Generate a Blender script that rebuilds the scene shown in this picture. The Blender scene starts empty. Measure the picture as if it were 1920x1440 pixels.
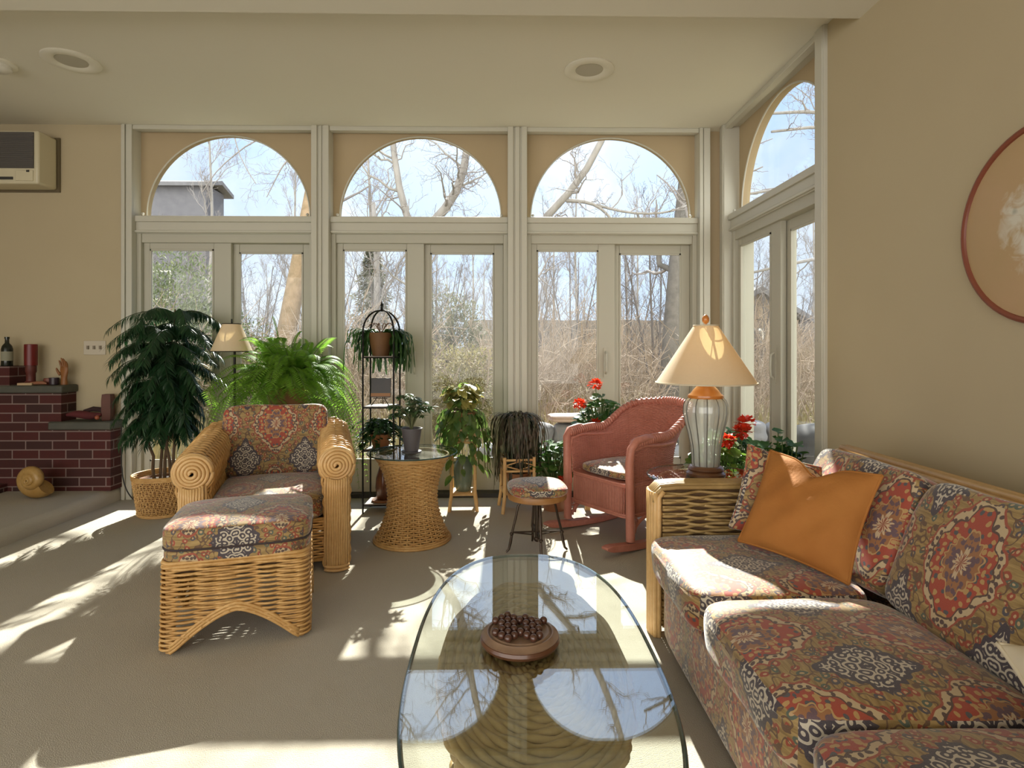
import bpy, math, random
import numpy as np
from mathutils import Vector, Matrix, Euler
PI = math.pi
SC = bpy.context.scene
COL = SC.collection
rnd = random.Random(7)
rng = np.random.default_rng(11)

# ------------------------------------------------------------------ mesh builder
def rotm(rx=0, ry=0, rz=0):
    return np.array(Euler((rx, ry, rz), 'XYZ').to_matrix())

class MB:
    """Collects shapes; build() links them as one mesh object."""
    def __init__(self):
        self.V = []; self.F = []; self.n = 0
    def add(self, V, *Fs):
        V = np.asarray(V, dtype=float).reshape(-1, 3)
        for F in Fs:
            F = np.asarray(F, dtype=np.int64)
            if F.size: self.F.append(F + self.n)
        self.V.append(V); self.n += len(V)
        return self
    def xf(self, R=None, t=(0, 0, 0), s=1.0):
        for i, v in enumerate(self.V):
            w = v * s
            if R is not None: w = w @ np.asarray(R).T
            self.V[i] = w + np.asarray(t)
        return self
    def merge(self, other):
        for F in other.F: self.F.append(F + self.n)
        self.V += other.V; self.n += other.n
        return self
    def box(self, x0, x1, y0, y1, z0, z1, R=None, t=(0, 0, 0)):
        V = np.array([(x, y, z) for z in (z0, z1) for y in (y0, y1) for x in (x0, x1)], float)
        if R is not None: V = V @ np.asarray(R).T
        V = V + np.asarray(t)
        F = [(0, 2, 3, 1), (4, 5, 7, 6), (0, 1, 5, 4), (2, 6, 7, 3), (0, 4, 6, 2), (1, 3, 7, 5)]
        return self.add(V, F)
    def tubes(self, P, R, k=6, caps=True, flat=1.0):
        """P (S,N,3) or (N,3) centre lines, R radii (scalar, (S,N) or (N,))."""
        P = np.asarray(P, float)
        if P.ndim == 2: P = P[None]
        S, N, _ = P.shape
        R = np.broadcast_to(np.asarray(R, float), (S, N)) if np.ndim(R) != 1 or len(np.atleast_1d(R)) == N else np.asarray(R)[:, None] * np.ones((1, N))
        T = np.gradient(P, axis=1)
        T /= np.linalg.norm(T, axis=2, keepdims=True) + 1e-12
        mean = np.abs(P[:, -1] - P[:, 0]) + np.abs(T).mean(axis=1) * .1
        ref = np.zeros((S, 3)); ref[np.arange(S), np.argmin(mean, axis=1)] = 1
        A = np.cross(T, ref[:, None, :]); A /= np.linalg.norm(A, axis=2, keepdims=True) + 1e-12
        B = np.cross(T, A)
        th = np.arange(k) * 2 * PI / k
        V = P[:, :, None, :] + R[:, :, None, None] * (np.cos(th)[None, None, :, None] * A[:, :, None, :] + flat * np.sin(th)[None, None, :, None] * B[:, :, None, :])
        idx = np.arange(S * N * k).reshape(S, N, k)
        a = idx[:, :-1, :]; b = np.roll(a, -1, axis=2); d = idx[:, 1:, :]; c = np.roll(d, -1, axis=2)
        F = np.stack([a, b, c, d], axis=-1).reshape(-1, 4)
        if caps:
            return self.add(V, F, idx[:, 0, ::-1], idx[:, -1, :])
        return self.add(V, F)
    def tube(self, pts, r, k=8, closed=False, flat=1.0):
        P = np.asarray(pts, float)
        if closed: P = np.vstack([P, P[:1]])
        return self.tubes(P[None], np.asarray(r, float) if np.ndim(r) == 0 else np.asarray(r, float)[None], k, caps=not closed, flat=flat)
    def lathe(self, prof, n=32, c=(0, 0, 0), sx=1.0, sy=1.0, cap0=True, cap1=True):
        prof = np.asarray(prof, float); m = len(prof)
        th = np.arange(n) * 2 * PI / n
        V = np.stack([prof[:, None, 0] * np.cos(th) * sx + c[0], prof[:, None, 0] * np.sin(th) * sy + c[1], prof[:, None, 1] + c[2] + 0 * th], axis=-1)
        idx = np.arange(m * n).reshape(m, n)
        a = idx[:-1]; b = np.roll(a, -1, axis=1); d = idx[1:]; e = np.roll(d, -1, axis=1)
        Fs = [np.stack([a, b, e, d], -1).reshape(-1, 4)]
        if cap0: Fs.append(idx[:1, ::-1])
        if cap1: Fs.append(idx[-1:])
        return self.add(V, *Fs)
    def prism(self, outline, z0, z1, R=None, t=(0, 0, 0)):
        o = np.asarray(outline, float); n = len(o)
        V = np.vstack([np.c_[o, np.full(n, z0)], np.c_[o, np.full(n, z1)]])
        if R is not None: V = V @ np.asarray(R).T
        V = V + np.asarray(t)
        i = np.arange(n); j = (i + 1) % n
        return self.add(V, np.stack([i, j, j + n, i + n], -1), [i[::-1]], [i + n])
    def scatter(self, TV, TF, M, O):
        """Copies of template (TV,TF) under (K,3,3) matrices M and (K,3) offsets O."""
        TV = np.asarray(TV, float); K = len(O)
        V = np.einsum('kij,nj->kni', M, TV) + np.asarray(O)[:, None, :]
        TF = np.asarray(TF); F = (TF[None] + (np.arange(K) * len(TV))[:, None, None]).reshape(-1, TF.shape[1])
        return self.add(V, F)
    def grid(self, P, wrap=False):
        """P (A,B,3) sheet of quads."""
        a, b, _ = P.shape; idx = np.arange(a * b).reshape(a, b)
        i0 = idx[:-1, :-1]; i1 = idx[:-1, 1:]; i2 = idx[1:, 1:]; i3 = idx[1:, :-1]
        return self.add(P, np.stack([i0, i1, i2, i3], -1).reshape(-1, 4))
    def ball(self, c, r, n=12, m=8, sx=1, sy=1, sz=1):
        t = np.linspace(0.001, PI - .001, m + 1)
        return self.lathe(np.c_[np.sin(t) * r, -np.cos(t) * r * sz], n, c, sx, sy)
    def build(self, name, mat, parent=None, uv=None, uvo=(0, 0), sharp=40, bevel=0, loc=None, rz=0, flat=False):
        me = bpy.data.meshes.new(name)
        V = np.vstack(self.V).astype(np.float32)
        me.vertices.add(len(V)); me.vertices.foreach_set('co', V.ravel())
        nl = sum(f.size for f in self.F); npol = sum(len(f) for f in self.F)
        me.loops.add(nl); me.polygons.add(npol)
        me.loops.foreach_set('vertex_index', np.concatenate([f.ravel() for f in self.F]).astype(np.int32))
        tot = np.concatenate([np.full(len(f), f.shape[1]) for f in self.F]).astype(np.int32)
        st = np.concatenate([[0], np.cumsum(tot)[:-1]]).astype(np.int32)
        me.polygons.foreach_set('loop_start', st)
        me.update(calc_edges=True)
        if not flat:
            me.polygons.foreach_set('use_smooth', np.ones(npol, dtype=bool))
            if sharp and npol < 60000: me.set_sharp_from_angle(angle=math.radians(sharp))
        if uv:
            lay = me.uv_layers.new(name='UVMap')
            nrm = np.zeros(npol * 3); me.polygons.foreach_get('normal', nrm); nrm = nrm.reshape(-1, 3)
            lv = np.zeros(nl, dtype=np.int32); me.loops.foreach_get('vertex_index', lv)
            ln = np.repeat(np.abs(nrm), tot, axis=0); c = V[lv]
            ax = ln.argmax(axis=1)
            U = np.where(ax == 0, c[:, 1], c[:, 0]); W = np.where(ax == 2, c[:, 1], c[:, 2])
            if uv == 'sofa':       # length along y everywhere
                U = np.where(ax == 1, c[:, 0], c[:, 1]); W = np.where(ax == 2, c[:, 0], np.where(ax == 0, c[:, 2] * 1.0, c[:, 2]))
            lay.data.foreach_set('uv', np.c_[U + uvo[0], W + uvo[1]].astype(np.float32).ravel())
        me.materials.append(mat)
        me.validate()
        o = bpy.data.objects.new(name, me); COL.objects.link(o)
        if loc is not None: o.location = loc
        if rz: o.rotation_euler = (0, 0, rz)
        if parent is not None: o.parent = parent
        if bevel:
            b = o.modifiers.new('Bevel', 'BEVEL'); b.width = bevel; b.segments = 2; b.limit_method = 'ANGLE'
        return o

def tag(o, label, cat, group=None, kind=None):
    o['label'] = label; o['category'] = cat
    if group: o['group'] = group
    if kind: o['kind'] = kind
    return o
def thing(name, label, cat, loc=(0, 0, 0), rz=0, group=None):
    o = bpy.data.objects.new(name, None); COL.objects.link(o)
    o.empty_display_size = .1; o.location = loc; o.rotation_euler = (0, 0, rz)
    return tag(o, label, cat, group)
def struct(o, label, cat):
    return tag(o, label, cat, kind='structure')
def sbox(name, mat, *b, bevel=.004, label=None, cat='wall', parent=None):
    o = MB().box(*b).build(name, mat, parent, bevel=bevel)
    if parent is None: struct(o, label, cat)
    return o

# ------------------------------------------------------------------ node maths
class Ex:
    """A float socket (or number) with operators that lay down Math nodes."""
    nt = None
    def __init__(self, s): self.s = s
    @staticmethod
    def op(kind, *a, clamp=False):
        n = Ex.nt.nodes.new('ShaderNodeMath'); n.operation = kind; n.use_clamp = clamp
        for i, x in enumerate(a):
            x = x.s if isinstance(x, Ex) else x
            if isinstance(x, (int, float)): n.inputs[i].default_value = x
            else: Ex.nt.links.new(x, n.inputs[i])
        return Ex(n.outputs[0])
    def __add__(s, o): return Ex.op('ADD', s, o)
    __radd__ = __add__
    def __sub__(s, o): return Ex.op('SUBTRACT', s, o)
    def __rsub__(s, o): return Ex.op('SUBTRACT', o, s)
    def __mul__(s, o): return Ex.op('MULTIPLY', s, o)
    __rmul__ = __mul__
    def __truediv__(s, o): return Ex.op('DIVIDE', s, o)
def fabs(a): return Ex.op('ABSOLUTE', a)
def frac(a): return Ex.op('FRACT', a)
def sin_(a): return Ex.op('SINE', a)
def pow_(a, b): return Ex.op('POWER', a, b)
def lt(a, b): return Ex.op('LESS_THAN', a, b)
def gt(a, b): return Ex.op('GREATER_THAN', a, b)
def mx(a, b): return Ex.op('MAXIMUM', a, b)
def mn(a, b): return Ex.op('MINIMUM', a, b)
def atan2_(a, b): return Ex.op('ARCTAN2', a, b)

def new_mat(name):
    m = bpy.data.materials.new(name); m.use_nodes = True
    nt = m.node_tree; b = nt.nodes['Principled BSDF']
    return m, nt, b
def L(nt, a, b): nt.links.new(a, b)
def rgba(c): return (c[0], c[1], c[2], 1)
def hexc(r, g, b):
    f = lambda v: ((v / 255 + .055) / 1.055) ** 2.4 if v > 10 else v / 255 / 12.92
    return (f(r), f(g), f(b))
def mixc(nt, fac, a, b):
    n = nt.nodes.new('ShaderNodeMix'); n.data_type = 'RGBA'
    for sock, v in ((n.inputs[0], fac), (n.inputs[6], a), (n.inputs[7], b)):
        v = v.s if isinstance(v, Ex) else v
        if isinstance(v, (int, float)): sock.default_value = v
        elif isinstance(v, tuple): sock.default_value = rgba(v)
        else: L(nt, v, sock)
    return n.outputs[2]
def noise(nt, vec, scale, detail=3, rough=.55, dim='3D', dist=0):
    n = nt.nodes.new('ShaderNodeTexNoise'); n.inputs['Scale'].default_value = scale
    n.inputs['Detail'].default_value = detail; n.inputs['Roughness'].default_value = rough; n.inputs['Distortion'].default_value = dist
    if vec is not None: L(nt, vec, n.inputs['Vector'])
    return n
def bump(nt, b, h, strength=.3, dist=.01):
    n = nt.nodes.new('ShaderNodeBump'); n.inputs['Strength'].default_value = strength; n.inputs['Distance'].default_value = dist
    L(nt, h, n.inputs['Height']); L(nt, n.outputs[0], b.inputs['Normal'])
def simple(name, col, rough=.6, col2=None, scale=8, metal=0, spec=.5, bumps=0, bscale=60, stretch=None, coat=0):
    """Principled with optional mottling between two colours and a fine bump."""
    m, nt, b = new_mat(name)
    b.inputs['Base Color'].default_value = rgba(col); b.inputs['Roughness'].default_value = rough
    b.inputs['Metallic'].default_value = metal; b.inputs['Specular IOR Level'].default_value = spec
    b.inputs['Coat Weight'].default_value = coat
    tc = nt.nodes.new('ShaderNodeTexCoord'); vec = tc.outputs['Object']
    if stretch:
        mp = nt.nodes.new('ShaderNodeMapping'); mp.inputs['Scale'].default_value = stretch
        L(nt, vec, mp.inputs['Vector']); vec = mp.outputs[0]
    if col2:
        n = noise(nt, vec, scale)
        r = nt.nodes.new('ShaderNodeMapRange'); r.inputs[1].default_value = .3; r.inputs[2].default_value = .7
        L(nt, n.outputs[0], r.inputs[0])
        L(nt, mixc(nt, r.outputs[0], col, col2), b.inputs['Base Color'])
    if bumps:
        n = noise(nt, vec, bscale, 2); bump(nt, b, n.outputs[0], bumps)
    return m
def leafmat(name, col, col2, scale=9, trans=.35, rough=.45, spec=.5):
    m, nt, b = new_mat(name); b.inputs['Specular IOR Level'].default_value = spec
    tc = nt.nodes.new('ShaderNodeTexCoord')
    n = noise(nt, tc.outputs['Object'], scale, 3)
    r = nt.nodes.new('ShaderNodeMapRange'); r.inputs[1].default_value = .35; r.inputs[2].default_value = .65
    L(nt, n.outputs[0], r.inputs[0])
    c = mixc(nt, r.outputs[0], col, col2)
    L(nt, c, b.inputs['Base Color']); b.inputs['Roughness'].default_value = rough
    t = nt.nodes.new('ShaderNodeBsdfTranslucent'); L(nt, c, t.inputs['Color'])
    mix = nt.nodes.new('ShaderNodeMixShader'); mix.inputs[0].default_value = trans
    L(nt, b.outputs[0], mix.inputs[1]); L(nt, t.outputs[0], mix.inputs[2])
    L(nt, mix.outputs[0], nt.nodes['Material Output'].inputs['Surface'])
    return m
def glassmat(name, tint=(1, 1, 1), ior=1.5, rough=0.0):
    """Clear sheet glass: transparent, with Fresnel reflection at each face."""
    m, nt, b = new_mat(name); nt.nodes.remove(b)
    t = nt.nodes.new('ShaderNodeBsdfTransparent'); t.inputs[0].default_value = rgba(tint)
    g = nt.nodes.new('ShaderNodeBsdfGlossy'); g.inputs['Roughness'].default_value = rough
    f = nt.nodes.new('ShaderNodeFresnel'); ge = nt.nodes.new('ShaderNodeNewGeometry'); Ex.nt = nt   # unbent rays: same reflectance at both faces
    L(nt, Ex.op('MULTIPLY_ADD', Ex(ge.outputs['Backfacing']), 1 / ior - ior, ior).s, f.inputs[0])
    mix = nt.nodes.new('ShaderNodeMixShader')
    L(nt, f.outputs[0], mix.inputs[0]); L(nt, t.outputs[0], mix.inputs[1]); L(nt, g.outputs[0], mix.inputs[2])
    L(nt, mix.outputs[0], nt.nodes['Material Output'].inputs['Surface'])
    return m

# ------------------------------------------------------------------ materials
def fabric_mat():
    m, nt, b = new_mat('paisley_tapestry'); Ex.nt = nt
    tc = nt.nodes.new('ShaderNodeTexCoord'); sp = nt.nodes.new('ShaderNodeSeparateXYZ')
    L(nt, tc.outputs['UV'], sp.inputs[0])
    wn = noise(nt, tc.outputs['UV'], 14, 2)
    wob = nt.nodes.new('ShaderNodeSeparateXYZ')
    L(nt, wn.outputs['Color'], wob.inputs[0])
    u = Ex(sp.outputs[0]) + (Ex(wob.outputs[0]) - .5) * .03
    v = Ex(sp.outputs[1]) + (Ex(wob.outputs[1]) - .5) * .03
    W, H = .335, .42
    cu = fabs(frac(u / W) - .5) * W; cv = fabs(frac(v / H) - .5) * H
    qu = fabs(frac(u / W + .5) - .5) * W; qv = fabs(frac(v / H + .5) - .5) * H
    def vec(a, c):
        n = nt.nodes.new('ShaderNodeCombineXYZ'); L(nt, a.s, n.inputs[0]); L(nt, c.s, n.inputs[1]); return n.outputs[0]
    def voro(vv, scale, feature='F1', out='Distance'):
        n = nt.nodes.new('ShaderNodeTexVoronoi'); n.voronoi_dimensions = '2D'; n.feature = feature
        n.inputs['Scale'].default_value = scale; L(nt, vv, n.inputs['Vector']); return n
    # ochre ground with slanted brushed streaks
    mp = nt.nodes.new('ShaderNodeMapping'); mp.inputs['Rotation'].default_value = (0, 0, .5); mp.inputs['Scale'].default_value = (14, 120, 1)
    L(nt, tc.outputs['UV'], mp.inputs['Vector'])
    st = noise(nt, mp.outputs[0], 1.0, 2)
    col = mixc(nt, Ex.op('MULTIPLY_ADD', Ex(st.outputs[0]), 3.0, -1.0, clamp=True), (.19, .115, .03), (.40, .27, .10))
    # scattered florets
    uvv = vec(u, v)
    vo = voro(uvv, 42); vc = nt.nodes.new('ShaderNodeSeparateXYZ'); L(nt, vo.outputs['Color'], vc.inputs[0])
    d = Ex(vo.outputs['Distance']); pick = Ex(vc.outputs[0]); pick2 = Ex(vc.outputs[1])
    fcol = mixc(nt, gt(pick2, .6), (.28, .035, .02), mixc(nt, gt(pick2, .8), (.05, .09, .075), (.04, .045, .075)))
    col = mixc(nt, lt(d, .42) * gt(pick, .35), col, fcol)
    col = mixc(nt, lt(d, .16) * gt(pick, .35), col, (.50, .33, .17))
    # vines
    vn = noise(nt, uvv, 22, 1)
    col = mixc(nt, lt(fabs(Ex(vn.outputs[0]) - .5), .022), col, (.10, .05, .03))
    # red ogee medallion with bordered bands
    dr = pow_(cu / .135, 1.25) + pow_(cv / .175, 1.25)
    dr = dr + sin_(atan2_(cv, cu) * 12.0) * .05
    v2 = voro(vec(cu, cv), 60); d2 = Ex(v2.outputs['Distance']); p2 = nt.nodes.new('ShaderNodeSeparateXYZ'); L(nt, v2.outputs['Color'], p2.inputs[0])
    redf = mixc(nt, lt(d2, .38) * gt(Ex(p2.outputs[0]), .35), (.34, .035, .022), mixc(nt, gt(Ex(p2.outputs[1]), .5), (.46, .28, .10), (.045, .06, .085)))
    band = mixc(nt, lt(d2, .34), (.52, .40, .24), (.06, .035, .04))
    col = mixc(nt, lt(dr, 1.02), col, (.30, .05, .03))
    col = mixc(nt, lt(dr, .96), col, band)
    col = mixc(nt, lt(dr, .80), col, (.06, .03, .03))
    col = mixc(nt, lt(dr, .76), col, redf)
    col = mixc(nt, lt(dr, .42), col, (.48, .30, .12))
    col = mixc(nt, lt(dr, .38), col, mixc(nt, lt(d2, .40), (.30, .12, .045), (.10, .055, .09)))
    col = mixc(nt, lt(dr, .13), col, (.58, .44, .28))
    col = mixc(nt, lt(dr, .05), col, (.25, .05, .03))
    # navy diamond medallions with cream scrollwork
    dn = qu / .098 + qv / .130
    dn = dn + sin_(atan2_(qv, qu) * 16.0) * .06
    sc = voro(vec(qu, qv), 36); s1 = sin_(Ex(sc.outputs['Distance']) * 15.0 + .6)
    cream = gt(s1, .15)
    nav = mixc(nt, cream * lt(dn, .86), (.018, .02, .05), (.56, .50, .40))
    col = mixc(nt, lt(dn, 1.0), col, nav)
    th = noise(nt, tc.outputs['UV'], 500, 1)
    col = mixc(nt, Ex(th.outputs[0]) * .35, col, (.30, .22, .13))
    L(nt, col, b.inputs['Base Color']); b.inputs['Roughness'].default_value = .62
    b.inputs['Specular IOR Level'].default_value = .35; b.inputs['Sheen Weight'].default_value = .5; b.inputs['Sheen Roughness'].default_value = .35
    bump(nt, b, th.outputs[0], .25, .004)
    return m

def brick_mat():
    m, nt, b = new_mat('red_brick')
    tc = nt.nodes.new('ShaderNodeTexCoord'); sp = nt.nodes.new('ShaderNodeSeparateXYZ'); L(nt, tc.outputs['Object'], sp.inputs[0])
    Ex.nt = nt
    cmb = nt.nodes.new('ShaderNodeCombineXYZ')
    L(nt, (Ex(sp.outputs[0]) - Ex(sp.outputs[1])).s, cmb.inputs[0]); L(nt, sp.outputs[2], cmb.inputs[1])
    br = nt.nodes.new('ShaderNodeTexBrick'); L(nt, cmb.outputs[0], br.inputs['Vector'])
    br.inputs['Scale'].default_value = 1; br.inputs['Brick Width'].default_value = .2; br.inputs['Row Height'].default_value = .0695
    br.inputs['Mortar Size'].default_value = .0045; br.inputs['Mortar Smooth'].default_value = .1; br.inputs['Bias'].default_value = -.35
    br.inputs['Color1'].default_value = (.075, .008, .006, 1); br.inputs['Color2'].default_value = (.013, .010, .008, 1); br.inputs['Mortar'].default_value = (.42, .33, .28, 1)
    n = noise(nt, tc.outputs['Object'], 40, 3)
    L(nt, mixc(nt, Ex(n.outputs[0]) * .5, br.outputs['Color'], (.022, .008, .006)), b.inputs['Base Color'])
    # mortar keeps its own colour
    L(nt, mixc(nt, br.outputs['Fac'], b.inputs['Base Color'].links[0].from_socket, (.20, .14, .125)), b.inputs['Base Color'])
    b.inputs['Roughness'].default_value = .8
    return m

def wicker_mat(name, c1, c2, c3, rough=.5):
    m, nt, b = new_mat(name)
    tc = nt.nodes.new('ShaderNodeTexCoord')
    n = noise(nt, tc.outputs['Object'], 45, 2); n2 = noise(nt, tc.outputs['Object'], 6, 2)
    r = nt.nodes.new('ShaderNodeMapRange'); r.inputs[1].default_value = .3; r.inputs[2].default_value = .7; L(nt, n.outputs[0], r.inputs[0])
    c = mixc(nt, r.outputs[0], c1, c2)
    r2 = nt.nodes.new('ShaderNodeMapRange'); r2.inputs[1].default_value = .45; r2.inputs[2].default_value = .75; L(nt, n2.outputs[0], r2.inputs[0])
    L(nt, mixc(nt, r2.outputs[0], c, c3), b.inputs['Base Color'])
    b.inputs['Roughness'].default_value = rough; b.inputs['Specular IOR Level'].default_value = .4
    return m

def carpet_mat():
    m, nt, b = new_mat('beige_carpet')
    tc = nt.nodes.new('ShaderNodeTexCoord')
    n = noise(nt, tc.outputs['Object'], 260, 2); n2 = noise(nt, tc.outputs['Object'], 3, 3)
    c = mixc(nt, n2.outputs[0], (.45, .415, .35), (.505, .47, .40))
    Ex.nt = nt
    L(nt, mixc(nt, Ex(n.outputs[0]) * .6, c, (.40, .36, .28)), b.inputs['Base Color'])
    b.inputs['Roughness'].default_value = 1; b.inputs['Specular IOR Level'].default_value = .05
    bump(nt, b, n.outputs[0], .5, .01)
    return m

M = {}
M['wall'] = simple('tan_wall_paint', (.475, .40, .265), .75, (.45, .375, .245), 1.2, spec=.2)
M['ceiling'] = simple('ceiling_paint', (.73, .70, .60), .85, (.71, .68, .58), .8, spec=.2)
M['panelpaint'] = simple('tan_panel_paint', (.45, .35, .22), .7, (.43, .335, .205), 2, spec=.2)
M['trim'] = simple('cream_trim_paint', (.53, .51, .43), .4, spec=.4)
M['sash'] = simple('door_sash_vinyl', (.47, .45, .37), .45, spec=.4)
M['dark'] = simple('dark_rubber', (.03, .028, .025), .5)
M['carpet'] = carpet_mat()
M['brick'] = brick_mat()
M['slab'] = simple('grey_slate_cap', (.055, .056, .043), .6, (.075, .072, .055), 6)
M['pane'] = glassmat('window_glass', (.97, .99, .98), 1.3)
M['tableglass'] = glassmat('tabletop_glass', (.95, .985, .965), 2.05)
M['edgeglass'] = simple('polished_glass_edge', (.02, .05, .045), .1, spec=.8)
M['lampglass'] = glassmat('lamp_glass', (.86, .90, .87), 1.9, .04)
nt = M['lampglass'].node_tree; o_ = nt.nodes['Material Output']; sh_ = o_.inputs['Surface'].links[0].from_socket
df = nt.nodes.new('ShaderNodeBsdfDiffuse'); df.inputs[0].default_value = (.80, .82, .78, 1); mx_ = nt.nodes.new('ShaderNodeMixShader'); mx_.inputs[0].default_value = .34
L(nt, sh_, mx_.inputs[1]); L(nt, df.outputs[0], mx_.inputs[2]); L(nt, mx_.outputs[0], o_.inputs['Surface'])
M['fabric'] = fabric_mat()
M['wicker'] = wicker_mat('honey_wicker', (.50, .285, .095), (.62, .39, .155), (.44, .24, .075))
M['rattan'] = wicker_mat('pale_rattan', (.60, .38, .16), (.68, .45, .20), (.55, .33, .13), .35)
M['shadecore'] = simple('wicker_shade_core', (.10, .05, .018), .8)  # dark so gaps in the weave look shaded; shade put into the colour
M['wickerdk'] = wicker_mat('olive_wicker', (.36, .24, .09), (.46, .31, .13), (.30, .19, .07))
M['pinkwicker'] = wicker_mat('rose_wicker', (.44, .17, .12), (.52, .21, .155), (.40, .145, .10), .45)
M['iron'] = simple('black_iron', (.012, .011, .011), .45, metal=.6)
M['bronze'] = simple('bronze_iron', (.06, .042, .03), .4, metal=.7)
M['velvet'] = simple('rust_velvet', (.33, .125, .028), .8, (.40, .165, .04), 5, spec=.2, bumps=.15, bscale=90)
M['cream'] = simple('cream_cloth', (.66, .58, .44), .9, (.60, .52, .38), 9, spec=.1)
M['orangewood'] = simple('orange_lacquer', (.52, .19, .035), .3, (.44, .15, .025), 10, coat=.4)
M['darkwood'] = simple('walnut_base', (.14, .055, .022), .35, (.10, .04, .018), 14, coat=.3, stretch=(1, 1, 4))
M['boardwood'] = simple('carved_board_wood', (.17, .10, .06), .45, (.25, .155, .095), 14, coat=.2)
M['marble'] = simple('brown_wood_marble', (.055, .02, .012), .28, (.09, .035, .02), 30, coat=.4)
M['terracotta'] = simple('terracotta', (.30, .13, .05), .7, (.24, .10, .04), 8)
M['soil'] = simple('potting_soil', (.03, .02, .013), 1, (.05, .033, .02), 40)
M['plastic'] = simple('appliance_plastic', (.58, .52, .36), .4)
M['white'] = simple('white_plastic', (.70, .68, .62), .4)

# ================================================================== THE ROOM
FY, FX, CZ = 4.66, 1.76, 2.94           # inner face of window wall, of right wall, ceiling height
sbox('floor', M['carpet'], -7, FX, -4, FY + .2, -.12, 0, bevel=0, label='beige wall-to-wall carpet floor', cat='floor')
sbox('ceiling', M['ceiling'], -7, FX + .2, 2.857, FY + .24, CZ, CZ + .16, bevel=0, label='flat cream ceiling by the arched windows', cat='ceiling')
sbox('ceiling_soffit', M['ceiling'], -7, FX + .2, -4, 2.857, 2.81, CZ + .16, bevel=0, label='dropped cream ceiling soffit nearer the viewer', cat='ceiling')
sbox('wall_back', M['wall'], -7, -2.974, FY, FY + .2, 0, CZ, bevel=0, label='tan wall between brick fireplace and arched windows', cat='wall')
sbox('wall_right', M['wall'], FX, FX + .2, -4, 3.14, 0, CZ, bevel=0, label='plain tan wall behind the sofa', cat='wall')
sbox('wall_left', M['wall'], -5.1, -4.9, .6, FY, 0, CZ, bevel=0, label='unseen tan wall beyond the fireplace', cat='wall')  # out of view; position and length set to dim the fireplace corner
sbox('wall_corner', M['panelpaint'], 1.655, FX + .14, FY + .06, FY + .2, 0, CZ, bevel=0, label='tan strip in the corner of the window walls', cat='wall')
sbox('baseboard_right', M['trim'], FX - .016, FX, -4, 3.13, 0, .12, label='cream baseboard behind the sofa', cat='baseboard')

def pillar(n, x0, x1, label):
    m = MB().box(x0, x1, FY - .01, FY + .2, 0, CZ)
    wd = x1 - x0
    if wd > .1:
        m.box(x0, x0 + .045, FY - .028, FY, 0, CZ).box(x1 - .045, x1, FY - .028, FY, 0, CZ)
        m.box(x0 + .058, x1 - .058, FY - .02, FY, 0, CZ)
    else:
        m.box(x0, x0 + .028, FY - .028, FY, 0, CZ).box(x0 + .034, x1, FY - .022, FY, 0, CZ)
    struct(m.build('trim_%d' % n, M['trim'], bevel=.004), label, 'trim')
pillar(1, -2.974, -2.894, 'cream casing between tan wall and first arched window')
pillar(2, -1.498, -1.36, 'cream post between the first and second arched windows')
pillar(3, .047, .20, 'cream post between the second and third arched windows')
pillar(4, 1.573, 1.66, 'cream casing at the corner beside the third arched window')
struct(MB().box(FX - .02, FX + .12, 4.565, FY, 0, CZ).box(FX - .028, FX, 4.575, 4.61, 0, CZ).build('trim_5', M['trim'], bevel=.004), 'cream casing at the far end of the side window', 'trim')
struct(MB().box(FX - .02, FX + .2, 3.14, 3.165, 0, CZ - .13 + .13).box(FX - .026, FX + .03, 3.15, 3.225, 0, CZ).build('trim_6', M['trim'], bevel=.004), 'cream casing between side window and tan wall', 'trim')

def arch_panel(w, z0, z1, cz, r, y0, y1, n=40):
    """Board with a half-round hole above z=cz."""
    m = MB(); th = np.linspace(0, PI, n + 1)
    inner = np.c_[r * np.cos(th), cz + r * np.sin(th)]
    outer = []
    for c, s in zip(np.cos(th), np.sin(th)):
        k = min((w / 2) / max(abs(c), 1e-6), (z1 - cz) / max(s, 1e-6)); outer.append((c * k, cz + s * k))
    outer = np.array(outer)
    # let the corners land on the rectangle
    for cx in (1, -1):
        a = math.atan2(z1 - cz, cx * w / 2); i = int(round(a / PI * n)); outer[i] = (cx * w / 2, z1)
    def ring(y): return np.c_[inner[:, 0], np.full(n + 1, y), inner[:, 1]], np.c_[outer[:, 0], np.full(n + 1, y), outer[:, 1]]
    i0, o0 = ring(y0); i1, o1 = ring(y1); V = np.vstack([i0, o0, i1, o1]); k = n + 1
    i = np.arange(n)
    m.add(V, np.stack([i, i + k, i + k + 1, i + 1], -1), np.stack([i + 2 * k, i + 2 * k + 1, i + 3 * k + 1, i + 3 * k], -1),
          np.stack([i, i + 1, i + 2 * k + 1, i + 2 * k], -1))
    m.box(-w / 2, -r, y0, y1, z0, cz).box(r, w / 2, y0, y1, z0, cz)
    return m

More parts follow.
